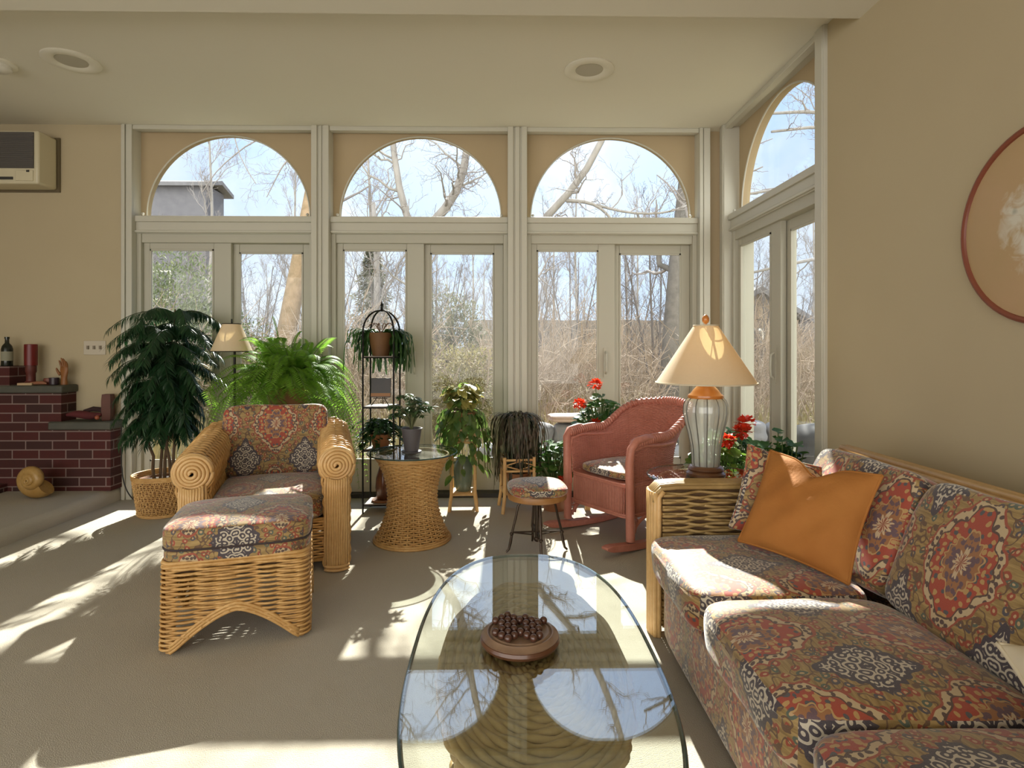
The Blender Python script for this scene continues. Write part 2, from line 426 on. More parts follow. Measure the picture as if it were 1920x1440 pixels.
def bay(n, loc, rz, w, wl, dl):
    R = .655; CZ0 = 2.244; h = w / 2
    W = bpy.data.objects.new('window_%d' % n, None); COL.objects.link(W); W.location = loc; W.rotation_euler = (0, 0, rz); struct(W, wl, 'window')
    r = min(R, h - .03)
    arch_panel(w, 2.19, CZ, CZ0, r, .10, .16).build('arched_panel', M['panelpaint'], W)
    th = np.linspace(0, PI, 41); o = np.c_[(r + .01) * np.cos(th), CZ0 - .012 + (r + .012) * np.sin(th)]
    Rr = rotm(PI / 2, 0, 0)
    MB().prism(o, -.136, -.130, R=Rr).build('pane', M['pane'], W)
    a = np.c_[(r - .004) * np.cos(th), np.full(41, .098), CZ0 + (r - .004) * np.sin(th)]
    MB().tube(a, .006, 6).build('arch_bead', M['trim'], W)
    MB().box(-h, h, .012, .16, 2.185, 2.232).build('sill', M['trim'], W, bevel=.004)
    MB().box(-h, h, .03, .17, 2.095, 2.188).box(-h, h, .012, .05, 2.10, 2.118).build('transom_rail', M['trim'], W, bevel=.004)
    MB().box(-h, h, -.01, .04, 2.905, CZ).box(-h, h, .04, .11, 2.92, CZ).build('head_trim', M['trim'], W, bevel=.003)
    m = MB()
    for s in (-1, 1): m.ball((s * (h - .05), .04, 2.25), .012, 8, 6)
    m.build('sill_bracket', M['trim'], W)
    D = bpy.data.objects.new('door_%d' % n, None); COL.objects.link(D); D.location = loc; D.rotation_euler = (0, 0, rz); struct(D, dl, 'door')
    MB().box(-h, -h + .035, .04, .2, 0, 2.10).box(h - .035, h, .04, .2, 0, 2.10).box(-h + .035, h - .035, .05, .2, 2.026, 2.10).build('frame', M['sash'], D, bevel=.003)
    MB().box(-h, h, -.002, .2, 0, .032).build('threshold', M['dark'], D)
    def leaf(nm, x0, x1, p0, p1, y0, y1, zt, zr):
        m = MB().box(x0, p0, y0, y1, .03, zr).box(p1, x1, y0, y1, .03, zr).box(p0, p1, y0, y1, .03, .285).box(p0, p1, y0, y1, zt, zr)
        q = m.build(nm, M['sash'], D, bevel=.004)
        b = .012
        MB().box(p0, p0 + b, y0 - .004, y0 + .012, .285, zt).box(p1 - b, p1, y0 - .004, y0 + .012, .285, zt).box(p0, p1, y0 - .004, y0 + .012, zt - b, zt).box(p0, p1, y0 - .004, y0 + .012, .285, .285 + b).build('glazing_bead', M['sash'], q)
        MB().box(p0 - .004, p1 + .004, y0 + .016, y0 + .022, .28, zt + .004).build('pane', M['pane'], q)
        return q
    k = w / 1.40
    leaf('fixed_panel', -h + .035, .03, -.615 * k, -.108 * k, .075, .115, 1.977, 2.048)
    s = leaf('sliding_panel', .0, h - .035, .076 * k, .59 * k, .12, .16, 1.96, 2.03)
    hm = MB().tube([(-.045, .072, .98), (-.045, .045, 1.0), (-.045, .04, 1.06), (-.045, .045, 1.14), (-.045, .072, 1.16)], .009, 8)
    hm.box(-.062, -.028, .066, .076, .95, 1.19)
    hm.build('handle', M['sash'], D)
bay(1, (-2.196, FY, 0), 0, 1.396, 'arched transom window nearest the fireplace', 'sliding glass door behind the palm and fern')
bay(2, (-.656, FY, 0), 0, 1.407, 'middle arched transom window of the far wall', 'sliding glass door behind the iron plant stand')
bay(3, (.886, FY, 0), 0, 1.373, 'arched transom window of the far wall next to the corner', 'sliding glass door behind the rocking chair')
bay(4, (FX, 3.86, 0), -PI / 2, 1.40, 'arched transom window in the side wall', 'sliding glass door in the side wall beside the sofa')

# ---------------------------------------------------- ceiling fittings, wall fittings
def recessed(name, x, y, label):
    t = thing(name, label, 'speaker', (x, y, CZ), group='round ceiling speakers')
    MB().lathe([(.155, 0), (.155, -.008), (.145, -.014), (.10, -.012), (.086, -.004), (.086, 0)], 40).build('trim_ring', M['ceiling'], t)
    MB().lathe([(.0855, -.0005), (.0855, -.005), (.07, -.007), (.001, -.008)], 40, cap0=False).build('grille', GRILLE, t)
    return t
GRILLE = simple('speaker_grille', (.44, .41, .33), .7)
recessed('ceiling_speaker', -2.62, 3.62, 'round flush ceiling speaker beside the smoke detector')
recessed('ceiling_speaker', .55, 3.68, 'round flush ceiling speaker above the window with the rocking chair')
t = thing('smoke_detector', 'small round smoke detector on the ceiling above the air conditioner', 'smoke detector', (-3.10, 3.66, CZ))
MB().lathe([(.10, 0), (.10, -.012), (.09, -.016)], 32).build('base_plate', M['ceiling'], t)
MB().lathe([(.072, -.014), (.072, -.035), (.055, -.048), (.001, -.05)], 32, c=(.0, 0, 0), cap0=False).build('housing', M['white'], t)

t = thing('air_conditioner', 'wall-mounted beige air conditioner with grey grille above the fireplace', 'air conditioner', (-3.88, FY, 2.42))
MB().box(-.45, .405, -.20, -.01, .0, .40).build('casing', M['plastic'], t, bevel=.015)
MB().box(-.43, .425, -.012, 0, -.015, .41).build('mounting_plate', simple('ac_back_plate', (.12, .09, .045), .6), t)
m = MB().box(-.44, .375, -.207, -.19, .115, .385)
for i in range(18): m.box(-.44, .375, -.211, -.205, .122 + i * .0145, .127 + i * .0145)
m.build('grille', simple('ac_grille', (.085, .075, .065), .6), t)
MB().box(-.44, .22, -.206, -.19, .03, .05).build('air_outlet', M['dark'], t)
MB().box(.24, .37, -.208, -.19, .02, .10).build('control_cover', M['plastic'], t, bevel=.004)
MB().box(.325, .345, -.212, -.2, .085, .1).build('switch', M['dark'], t)

t = thing('light_switch_plate', 'white triple light switch plate on the wall beside the palm', 'light switch', (-3.19, FY, 1.19))
MB().box(-.085, .085, -.008, 0, -.055, .055).build('plate', simple('beige_plate', (.52, .46, .36), .5), t, bevel=.003)
for i in (-1, 0, 1): MB().box(-.007 + i * .048, .007 + i * .048, -.02, -.006, -.012, .016).build('toggle', simple('brown_toggle', (.22, .18, .13), .5), t)

# round wall picture (painted blossoms) on the right wall
def art_mat():
    m, nt, b = new_mat('painted_blossoms'); Ex.nt = nt
    tc = nt.nodes.new('ShaderNodeTexCoord')
    n = noise(nt, tc.outputs['Object'], 5, 4, .6); n2 = noise(nt, tc.outputs['Object'], 14, 3, .6, dist=.8)
    ln = nt.nodes.new('ShaderNodeVectorMath'); ln.operation = 'LENGTH'; L(nt, tc.outputs['Object'], ln.inputs[0])
    f = Ex.op('MULTIPLY_ADD', Ex(ln.outputs['Value']), -4.5, 1.35, clamp=True)
    c = mixc(nt, n.outputs[0], (.42, .30, .14), (.50, .33, .19))
    bl = Ex.op('MULTIPLY_ADD', Ex(n2.outputs[0]) * f, 5.0, -1.6, clamp=True)
    c = mixc(nt, bl, c, (.62, .58, .48))
    n3 = noise(nt, tc.outputs['Object'], 9, 2); g = Ex.op('MULTIPLY_ADD', Ex(n3.outputs[0]) * f, 9.0, -5.0, clamp=True)
    c = mixc(nt, g, c, (.16, .19, .14))
    L(nt, c, b.inputs['Base Color']); b.inputs['Roughness'].default_value = .6
    return m
t = thing('round_picture', 'round painting of pale blossoms with a thin red rim on the wall above the sofa', 'picture', (FX, 1.863, 1.60))
Rw = rotm(0, -PI / 2, 0)
MB().lathe([(.322, .004), (.322, .012), (.25, .022), (.001, .026)], 64, cap0=False).xf(Rw).build('canvas', art_mat(), t)
th = np.linspace(0, 2 * PI, 65)[:-1]
MB().tube(np.c_[np.full(64, -.012), .325 * np.cos(th), .325 * np.sin(th)], .011, 8, closed=True).build('rim', simple('red_lacquer_rim', (.20, .055, .03), .4), t)

# ---------------------------------------------------- hearth corner
m = MB()
pr = [(-2.98, 0)] + [(-2.98 - .05 + .05 * math.cos(a), .055 + .05 * math.sin(a)) for a in np.linspace(0, PI / 2, 7)] + [(-4.895, .105), (-4.895, 0)]
m.prism(pr, -FY + .002, -2.2, R=rotm(PI / 2, 0, 0))
struct(m.build('floor_platform', M['carpet']), 'raised carpeted step in front of the brick fireplace', 'floor')
t = thing('brick_fireplace', 'stepped red brick fireplace wall with grey slate caps', 'fireplace', (0, 0, 0))
MB().box(-4.895, -2.965, 4.50, FY - .002, .105, .568).box(-4.895, -3.335, 4.50, FY - .002, .568, .846).box(-4.895, -3.72, 4.50, FY - .002, .846, 1.05).build('brickwork', M['brick'], t)
MB().box(-3.42, -2.95, 4.475, FY - .002, .568, .632).build('slate_cap', M['slab'], t, bevel=.012)
MB().box(-4.895, -3.315, 4.475, FY - .002, .846, .905).build('slate_cap', M['slab'], t, bevel=.012)
MB().box(-4.895, -3.735, 4.05, 4.499, .106, .165).build('hearth', M['brick'], t, bevel=.004)

red = simple('deep_red_wax', (.13, .007, .007), .4)
tag(MB().lathe([(.042, 0), (.042, .16), (.036, .163), (.034, .158), (.001, .157)], 28, c=(-3.60, 4.55, 1.055)).build('red_candle', red), 'thick deep red candle standing on a wooden holder on the mantel step', 'candle')
tag(MB().lathe([(.04, 0), (.042, .02), (.03, .03), (.03, .09), (.036, .1), (.036, .148), (.001, .149)], 24, c=(-3.60, 4.55, .906)).build('candle_holder', simple('dark_red_wood', (.10, .02, .015), .5)), 'dark red turned candle holder under the red candle', 'candle holder')
t = thing('wine_bottle', 'dark bottle with a pale label at the edge of the mantel', 'bottle', (-3.78, 4.55, 1.051))
MB().lathe([(.036, 0), (.037, .005), (.037, .13), (.03, .155), (.014, .175), (.013, .205), (.016, .207), (.016, .222), (.001, .223)], 24).build('body', simple('dark_bottle', (.012, .014, .009), .15), t)
MB().lathe([(.0376, .04), (.0376, .11)], 24, cap0=False, cap1=False).build('bottle_label', simple('pale_label', (.25, .24, .17), .7), t)
# wooden hand
t = thing('wooden_hand', 'carved wooden hand with upright fingers on the upper slate cap', 'sculpture', (-3.36, 4.565, .906), -.3)
hw = simple('carved_hand_wood', (.27, .11, .03), .5, (.2, .075, .02), 14)
pal = MB()
zz = np.array([0, .02, .05, .075, .095, .12, .14]); wx = np.array([.026, .024, .022, .030, .036, .038, .034]); wy = np.array([.022, .02, .018, .016, .016, .015, .012])
ang = np.arange(20) * 2 * PI / 20
P = np.stack([np.c_[wx[i] * np.cos(ang), wy[i] * np.sin(ang), np.full(20, zz[i])] for i in range(7)])
idx = np.arange(140).reshape(7, 20); a = idx[:-1]; bq = np.roll(a, -1, 1); d = idx[1:]; e = np.roll(d, -1, 1)
pal.add(P.reshape(-1, 3), np.stack([a, bq, e, d], -1).reshape(-1, 4), idx[:1, ::-1], idx[-1:])
for i, (fx, ln, lean) in enumerate(((-.026, .055, -.008), (-.009, .075, -.002), (.009, .07, .003), (.026, .05, .01))):
    s = np.linspace(0, 1, 7); pal.tube(np.c_[fx + lean * s * 1.5, -.012 * s ** 2 * (1 + i * .3), .132 + ln * s], [.0088, .0088, .0085, .0083, .0075, .0065, .003], 10)
s = np.linspace(0, 1, 7); pal.tube(np.c_[-.034 - .022 * np.sin(s * 1.6), -.006 - .012 * s, .075 + .055 * s], [.010, .010, .0095, .009, .0085, .007, .003], 10)
pal.build('hand', hw, t)
tag(MB().box(-.05, .05, -.03, .03, 0, .018).build('matchbox', simple('matchbox_card', (.42, .30, .17), .7), loc=(-3.60, 4.512, .906), rz=.15, bevel=.002), 'small pale box lying on the upper slate cap by the candle', 'box')
m = MB().tube([(-.06, 0, .014), (-.02, .01, .016), (.03, -.005, .018), (.06, 0, .012)], [.010, .014, .013, .006], 10)
tag(m.build('driftwood_piece', simple('driftwood', (.25, .10, .05), .6), loc=(-3.51, 4.51, .906)), 'small reddish piece of driftwood lying between box and cups', 'ornament')
tag(MB().lathe([(.022, 0), (.034, .012), (.038, .03), (.034, .048), (.03, .05), (.03, .045), (.001, .03)], 24, c=(-3.485, 4.58, .906)).build('clay_bowl', simple('red_clay', (.17, .05, .03), .5)), 'small round red clay bowl on the upper slate cap', 'bowl')
tag(MB().lathe([(.02, 0), (.03, .004), (.032, .055), (.029, .055), (.027, .01), (.001, .009)], 24, c=(-3.425, 4.55, .906)).build('dark_cup', simple('dark_glaze', (.035, .022, .03), .3)), 'dark glazed cup beside the wooden hand', 'cup')
t = thing('clay_vase', 'square tapered brown clay vase on the lower slate cap', 'vase', (-3.03, 4.57, .633))
MB().lathe([(.04, 0), (.044, .01), (.047, .06), (.047, .15), (.042, .2), (.036, .2), (.036, .19), (.001, .1)], 4).xf(rotm(0, 0, PI / 4 + .1)).build('body', simple('brown_clay', (.10, .026, .010), .55, (.075, .018, .008), 9), t, bevel=.006, sharp=30)
t = thing('cloth_bag', 'dark red soft cloth bundle lying on the lower slate cap', 'bundle', (-3.175, 4.545, .642))
m = MB(); s = np.linspace(0, 1, 15)
m.tube(np.c_[-.15 + .27 * s, .01 * np.sin(s * 5), .034 + .006 * np.sin(s * 7)], .036 * np.sin(PI * np.clip(s, .04, .97)) ** .45, 16, flat=.85)
m.build('bag', simple('maroon_cloth', (.11, .015, .018), .85, (.075, .012, .012), 12), t)
m = MB().tube([(-.04, .03, .06), (.03, .03, .078), (.09, .03, .07), (.13, .02, .04)], [.012, .018, .02, .012], 10)
m.build('fold', simple('black_cloth', (.03, .012, .012), .9), t)
MB().ball((.1, -.03, .017), .017, 12, 8).build('toggle', simple('orange_bead', (.30, .08, .035), .4), t)
# sea shell
t = thing('nautilus_shell', 'large tan spiral sea shell on the carpeted step', 'shell', (-3.36, 4.30, .106), -.1)
m = MB(); k = 20; nt_ = 150
tt = np.linspace(0, 1, nt_); a = (tt - 1) * 2 * PI * 3.2 - .7
rr = .110 * np.exp(2.2 * (tt - 1)); tube_r = .56 * rr; hgt = .10 * (1 - rr / .110)
P = np.c_[rr * np.cos(a) * .86, -hgt * .95, .112 + rr * np.sin(a) * .8]
m.tubes(P[None], tube_r[None], 18, caps=True)
m.build('shell', wicker_mat('shell_tan', (.34, .20, .055), (.42, .26, .09), (.26, .14, .035), .35), t)
V = np.vstack(m.V); zmin = V[:, 2].min(); t.location.z = .106 - zmin
# power cord hanging from the fireplace end
s = np.linspace(0, 1, 24)
P = np.vstack([np.c_[np.full(8, -2.935), np.full(8, 4.58), np.linspace(.60, .28, 8)], np.c_[-2.935 + .26 * np.linspace(.06, 1, 14) ** 1.5, 4.58 - .12 * np.linspace(0, 1, 14), .012 + .25 * (1 - np.linspace(0, 1, 14)) ** 2.2]])
tag(MB().tube(P, .005, 6).build('power_cord', M['dark']), 'black power cord hanging down beside the brick fireplace', 'cord')

# ================================================================== WICKER AND CUSHIONS
def weave(m, fn, nrows, nu, nst, amp, r, v0=0., v1=1., bunch=0., dz=.01, k=5, skip=None, seed=1, jit=.0):
    """Horizontal weavers in and out of nst stakes on the sheet fn(u array, v) -> points, normals."""
    rg = np.random.default_rng(seed); u = np.linspace(0, 1, nu); Ps = []
    for j in range(nrows):
        v = v0 + (v1 - v0) * (j + .5) / nrows
        P, N = fn(u, v)
        P = P + N * (amp * np.sin(PI * nst * u + PI * j))[:, None]
        if bunch: P[:, 2] += bunch * dz * np.sin(PI * nst * u * .5 + PI * (j % 2) + rg.random() * .8)
        if jit: P[:, 2] += jit * (rg.random() - .5)
        if skip is not None:
            keep = skip(P)
            run = []
            for i in range(nu):
                if keep[i]: run.append(P[i])
                if (not keep[i] or i == nu - 1):
                    if len(run) > 2: m.tube(np.array(run), r, k)
                    run = []
        else: Ps.append(P)
    if Ps: m.tubes(np.array(Ps), r, k)
    return m
def stakes(m, fn, n, r, nv=8, v0=0., v1=1., k=5, off=0.):
    vs = np.linspace(v0, v1, nv); u = (np.arange(n) + .5) / n
    Ps = []
    for v in vs:
        P, N = fn(u, v); Ps.append(P + N * off)
    m.tubes(np.swapaxes(np.array(Ps), 0, 1), r, k); return m
def sheet(m, fn, nu, nv, off=0., v0=0., v1=1.):
    u = np.linspace(0, 1, nu); rows = []
    for v in np.linspace(v0, v1, nv):
        P, N = fn(u, v); rows.append(P + N * off)
    m.grid(np.array(rows)); return m
def slab_fn(p0, ex, ez, nrm):
    """Flat sheet: p0 + u*ex + v*ez."""
    p0, ex, ez, nrm = (np.asarray(a, float) for a in (p0, ex, ez, nrm))
    return lambda u, v: (p0 + np.outer(u, ex) + v * ez, np.tile(nrm, (len(u), 1)))

def cube_grid(n):
    """Unit cube surface as six n x n grids of points in [-1,1]^3."""
    g = np.linspace(-1, 1, n + 1); a, b = np.meshgrid(g, g, indexing='ij'); o = np.ones_like(a)
    return [np.stack(s, -1) for s in ((o, a, b), (-o, b, a), (b, o, a), (a, -o, b), (a, b, o), (b, a, -o))]
def cushion(m, sx, sy, sz, e=6., crown=.0, n=16, c=(0, 0, 0), R=None, lump=.0, seed=3, sag=0.):
    """Stuffed box: rounded edges, domed top; half sizes sx, sy, sz."""
    rg = np.random.default_rng(seed); ph = rg.random(6) * 6
    for P in cube_grid(n):
        P = np.sin(P * PI / 2 * .5) / math.sin(PI / 4) * .6 + P * .4
        q = np.abs(P) ** e; P = P / (q.sum(-1, keepdims=True) ** (1 / e))
        d = (1 - np.clip(P[..., 0] ** 2, 0, 1)) * (1 - np.clip(P[..., 1] ** 2, 0, 1))
        Q = P * np.array([sx, sy, sz])
        Q[..., 2] += np.sign(P[..., 2]) * np.abs(P[..., 2]) * crown * d
        if sag: Q[..., 2] -= sag * d
        if lump:
            Q[..., 2] += lump * np.sin(P[..., 0] * 4 + ph[0]) * np.sin(P[..., 1] * 5 + ph[1])
            Q[..., 0] += lump * np.sin(P[..., 2] * 3 + ph[2]) * np.sin(P[..., 1] * 6 + ph[3])
        if R is not None: Q = Q @ np.asarray(R).T
        m.grid(Q + np.asarray(c))
    return m
def weld(o, d=.0006):
    w = o.modifiers.new('Weld', 'WELD'); w.merge_threshold = d; return o
def rrect(sx, sy, r, n=7):
    pts = []
    for cx, cy, a0 in ((sx - r, sy - r, 0), (-sx + r, sy - r, PI / 2), (-sx + r, -sy + r, PI), (sx - r, -sy + r, 1.5 * PI)):
        for i in range(n): a = a0 + PI / 2 * i / (n - 1); pts.append((cx + r * math.cos(a), cy + r * math.sin(a)))
    return np.array(pts)
def resample(P, n, closed=True):
    P = np.asarray(P, float)
    if closed: P = np.vstack([P, P[:1]])
    d = np.r_[0, np.cumsum(np.linalg.norm(np.diff(P, axis=0), axis=1))]
    s = np.linspace(0, d[-1], n)
    return np.stack([np.interp(s, d, P[:, i]) for i in range(P.shape[1])], -1)
def ring_fn(outline_at, z_at, n0=200):
    """Closed wall: outline_at(v) -> polygon, z_at(v)."""
    def f(u, v):
        O = resample(outline_at(v), n0); s = np.linspace(0, 1, n0)
        x = np.interp(u, s, O[:, 0]); y = np.interp(u, s, O[:, 1])
        e = 1.0 / n0
        tx = np.interp((u + e) % 1, s, O[:, 0]) - np.interp((u - e) % 1, s, O[:, 0]); ty = np.interp((u + e) % 1, s, O[:, 1]) - np.interp((u - e) % 1, s, O[:, 1])
        l = np.hypot(tx, ty) + 1e-9
        return np.c_[x, y, np.full(len(u), z_at(v))], np.c_[ty / l, -tx / l, 0 * u]
    return f
def spiral(m, c, ax, ay, r0, r1, turns, r, out=None, dome=.0, k=6, n=120):
    t = np.linspace(0, 1, n); a = t * 2 * PI * turns; rr = r0 + (r1 - r0) * t
    P = np.asarray(c) + np.outer(rr * np.cos(a), ax) + np.outer(rr * np.sin(a), ay)
    if out is not None: P = P + np.outer(dome * t, out)
    m.tube(P, r, k); return m
X_, Y_, Z_ = np.eye(3)
def cpoly(rx, ry, e, n=96):
    a = np.linspace(0, 2 * PI, n + 1)[:-1]; c, s = np.cos(a), np.sin(a)
    return np.c_[rx * np.sign(c) * np.abs(c) ** (2 / e), ry * np.sign(s) * np.abs(s) ** (2 / e)]

# ------------------------------------------------------------------ armchair and ottoman
def make_armchair(loc, rz):
    t = thing('wicker_armchair', 'honey wicker armchair with rolled arms and paisley cushions in front of the fern', 'armchair', loc, rz)
    def arm(s):
        cx = s * .345; zc = .565; R = .088; hw = .06
        m = MB(); core = MB()
        prof = [(-hw, .02), (-hw, .40), (-hw - .006, .47)] + [(R * math.cos(a), zc + R * math.sin(a)) for a in np.linspace(PI * 1.08, -PI * .08, 16)] + [(hw + .006, .47), (hw, .40), (hw, .02)]
        prof = resample(np.array(prof), 90, closed=False)
        tg = np.gradient(prof, axis=0); nn = np.c_[-tg[:, 1], tg[:, 0]]; nn /= np.linalg.norm(nn, axis=1)[:, None]
        s0 = np.linspace(0, 1, 90)
        def fn(u, v):
            x = np.interp(u, s0, prof[:, 0]); z = np.interp(u, s0, prof[:, 1]); nx = np.interp(u, s0, nn[:, 0]); nz = np.interp(u, s0, nn[:, 1])
            y = -.40 + .78 * v
            rise = 1 + .10 * v            # arm climbs a little to the back
            return np.c_[cx + x, np.full(len(u), y), z * rise], np.c_[nx, 0 * u, nz]
        weave(m, fn, 31, 130, 26, .0085, .0074, k=6, seed=4)
        stakes(m, fn, 26, .0045, 6)
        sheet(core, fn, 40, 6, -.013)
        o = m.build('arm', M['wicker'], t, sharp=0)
        core.build('arm_lining', M['shadecore'], o)
        f = MB()
        yf = -.405
        for turn in (0,): spiral(f, (cx, yf - .004, zc), X_, Z_, R * .98, .008, 4.6, .0098, out=-Y_, dome=.022)
        th = np.linspace(0, 2 * PI, 40)
        f.tube(np.c_[cx + R * np.cos(th), np.full(40, yf + .004), zc + R * np.sin(th)], .011, 6)
        for i in range(11):
            q = (i - 5) / 5; x = cx + q * .058; bz = .05 * (1 - q * q) ** .5
            zz = np.linspace(.012, zc - R * math.sqrt(max(0, 1 - (q * .66) ** 2)) + .012, 9)
            f.tube(np.c_[x + .0015 * np.sin(zz * 26 + i), np.full(9, yf - bz * .6), zz], .0074, 6)
        for z in (.012, .03): f.tube(np.c_[cx + np.linspace(-.062, .062, 9), yf - .03 * (1 - np.linspace(-1, 1, 9) ** 2) - .008, np.full(9, z)], .008, 6)
        f.build('arm_scroll', M['rattan'], t, sharp=0)
        MB().box(cx - .055, cx + .055, yf + .002, yf + .05, .01, .50).build('arm_post', M['shadecore'], t)
    arm(-1); arm(1)
    b = MB(); c = MB()
    fb = slab_fn((-.40, .36, .08), (.80, 0, 0), (0, .13, .62), (0, -1, .2))
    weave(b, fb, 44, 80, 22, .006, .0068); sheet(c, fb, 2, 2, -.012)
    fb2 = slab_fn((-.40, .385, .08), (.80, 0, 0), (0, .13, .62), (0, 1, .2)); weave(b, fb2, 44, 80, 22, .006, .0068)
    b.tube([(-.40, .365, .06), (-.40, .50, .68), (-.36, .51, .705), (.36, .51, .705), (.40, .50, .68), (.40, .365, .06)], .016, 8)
    o = b.build('backrest', M['wicker'], t, sharp=0); c.build('backrest_lining', M['shadecore'], o)
    f = MB(); ff = slab_fn((-.29, -.385, .07), (.58, 0, 0), (0, 0, .20), (0, -1, 0)); weave(f, ff, 14, 60, 16, .006, .0068)
    f.tube([(-.29, -.385, .06), (.29, -.385, .06)], .01, 6).tube([(-.29, -.385, .275), (.29, -.385, .275)], .01, 6)
    o = f.build('apron', M['wicker'], t, sharp=0)
    MB().box(-.285, .285, -.37, .34, .22, .27).build('seat_deck', M['shadecore'], t)
    weld(cushion(MB(), .285, .375, .07, 7, .02, c=(0, -.055, .345)).build('seat_cushion', M['fabric'], t, uv='box', sharp=0))
    Rb = rotm(-.22, 0, 0)
    bc = cushion(MB(), .305, .085, .215, 8, 0, 20, lump=.004); bc.xf(Rb, (0, .265, .615))
    weld(bc.build('back_cushion', M['fabric'], t, uv='box', uvo=(.1675, -.515), sharp=0))
    return t
make_armchair((-1.33, 3.44, 0), math.radians(17))

def make_ottoman(loc, rz):
    t = thing('wicker_ottoman', 'wicker ottoman with arched skirt and paisley cushion in front of the armchair', 'ottoman', loc, rz)
    hx, hy = .27, .235
    def outl(v): k = 1 - .02 * v; return rrect(hx * k + .004, hy * k + .004, .045, 8)
    fn = ring_fn(outl, lambda v: .008 + .335 * v)
    def AZ(q, w): return .150 * (1 - np.clip(np.abs(q) / w, 0, 1) ** 1.5)
    def arch(P):
        ax = AZ(P[:, 0], hx - .03); ay = AZ(P[:, 1], hy - .03)
        front = np.abs(P[:, 1]) > hy - .035; side = np.abs(P[:, 0]) > hx - .035
        lim = np.where(front & (np.abs(P[:, 0]) < hx - .03), ax, np.where(side & (np.abs(P[:, 1]) < hy - .03), ay, -1))
        return P[:, 2] > lim
    m = MB(); weave(m, fn, 36, 260, 26, .0065, .0056, bunch=.8, dz=.0042, skip=arch, k=5, jit=.003)
    # bound edges of the four arches
    for s in (-1, 1):
        x = np.linspace(-hx + .035, hx - .035, 25)
        for dz in (0, .013, .026): m.tube(np.c_[x, np.full(25, s * (hy + .006)), np.maximum(AZ(x, hx - .03), .010) + dz], .0074, 6)
        y = np.linspace(-hy + .035, hy - .035, 25)
        for dz in (0, .013, .026): m.tube(np.c_[np.full(25, s * (hx + .006)), y, np.maximum(AZ(y, hy - .03), .010) + dz], .0074, 6)
    for z in (.338, .352): m.tube(np.c_[resample(rrect(hx, hy, .045), 60), np.full(60, z)], .008, 6)
    o = m.build('skirt', M['wicker'], t, sharp=0)
    for sx in (-1, 1):
        for sy in (-1, 1):
            MB().lathe([(.018, 0), (.018, .34)], 10, c=(sx * (hx - .03), sy * (hy - .03), 0)).build('leg', M['wicker'], t)
    c = MB()
    MB().box(-hx + .02, hx - .02, -hy + .02, hy - .02, .30, .345).build('seat_deck', M['shadecore'], t)
    weld(cushion(MB(), hx + .008, hy + .008, .034, 6, 0, c=(0, 0, .375)).build('seat_band', M['fabric'], t, uv='box', sharp=0))
    weld(cushion(MB(), hx + .012, hy + .012, .052, 6, .02, c=(0, 0, .44)).build('seat_cushion', M['fabric'], t, uv='box', sharp=0))
    MB().tube(np.c_[resample(cpoly(hx + .013, hy + .013, 6) * .985, 80), np.full(80, .402)], .0045, 6).build('piping', simple('dark_piping', (.045, .03, .03), .8), t)
    return t
make_ottoman((-1.125, 2.585, 0), math.radians(16.5))

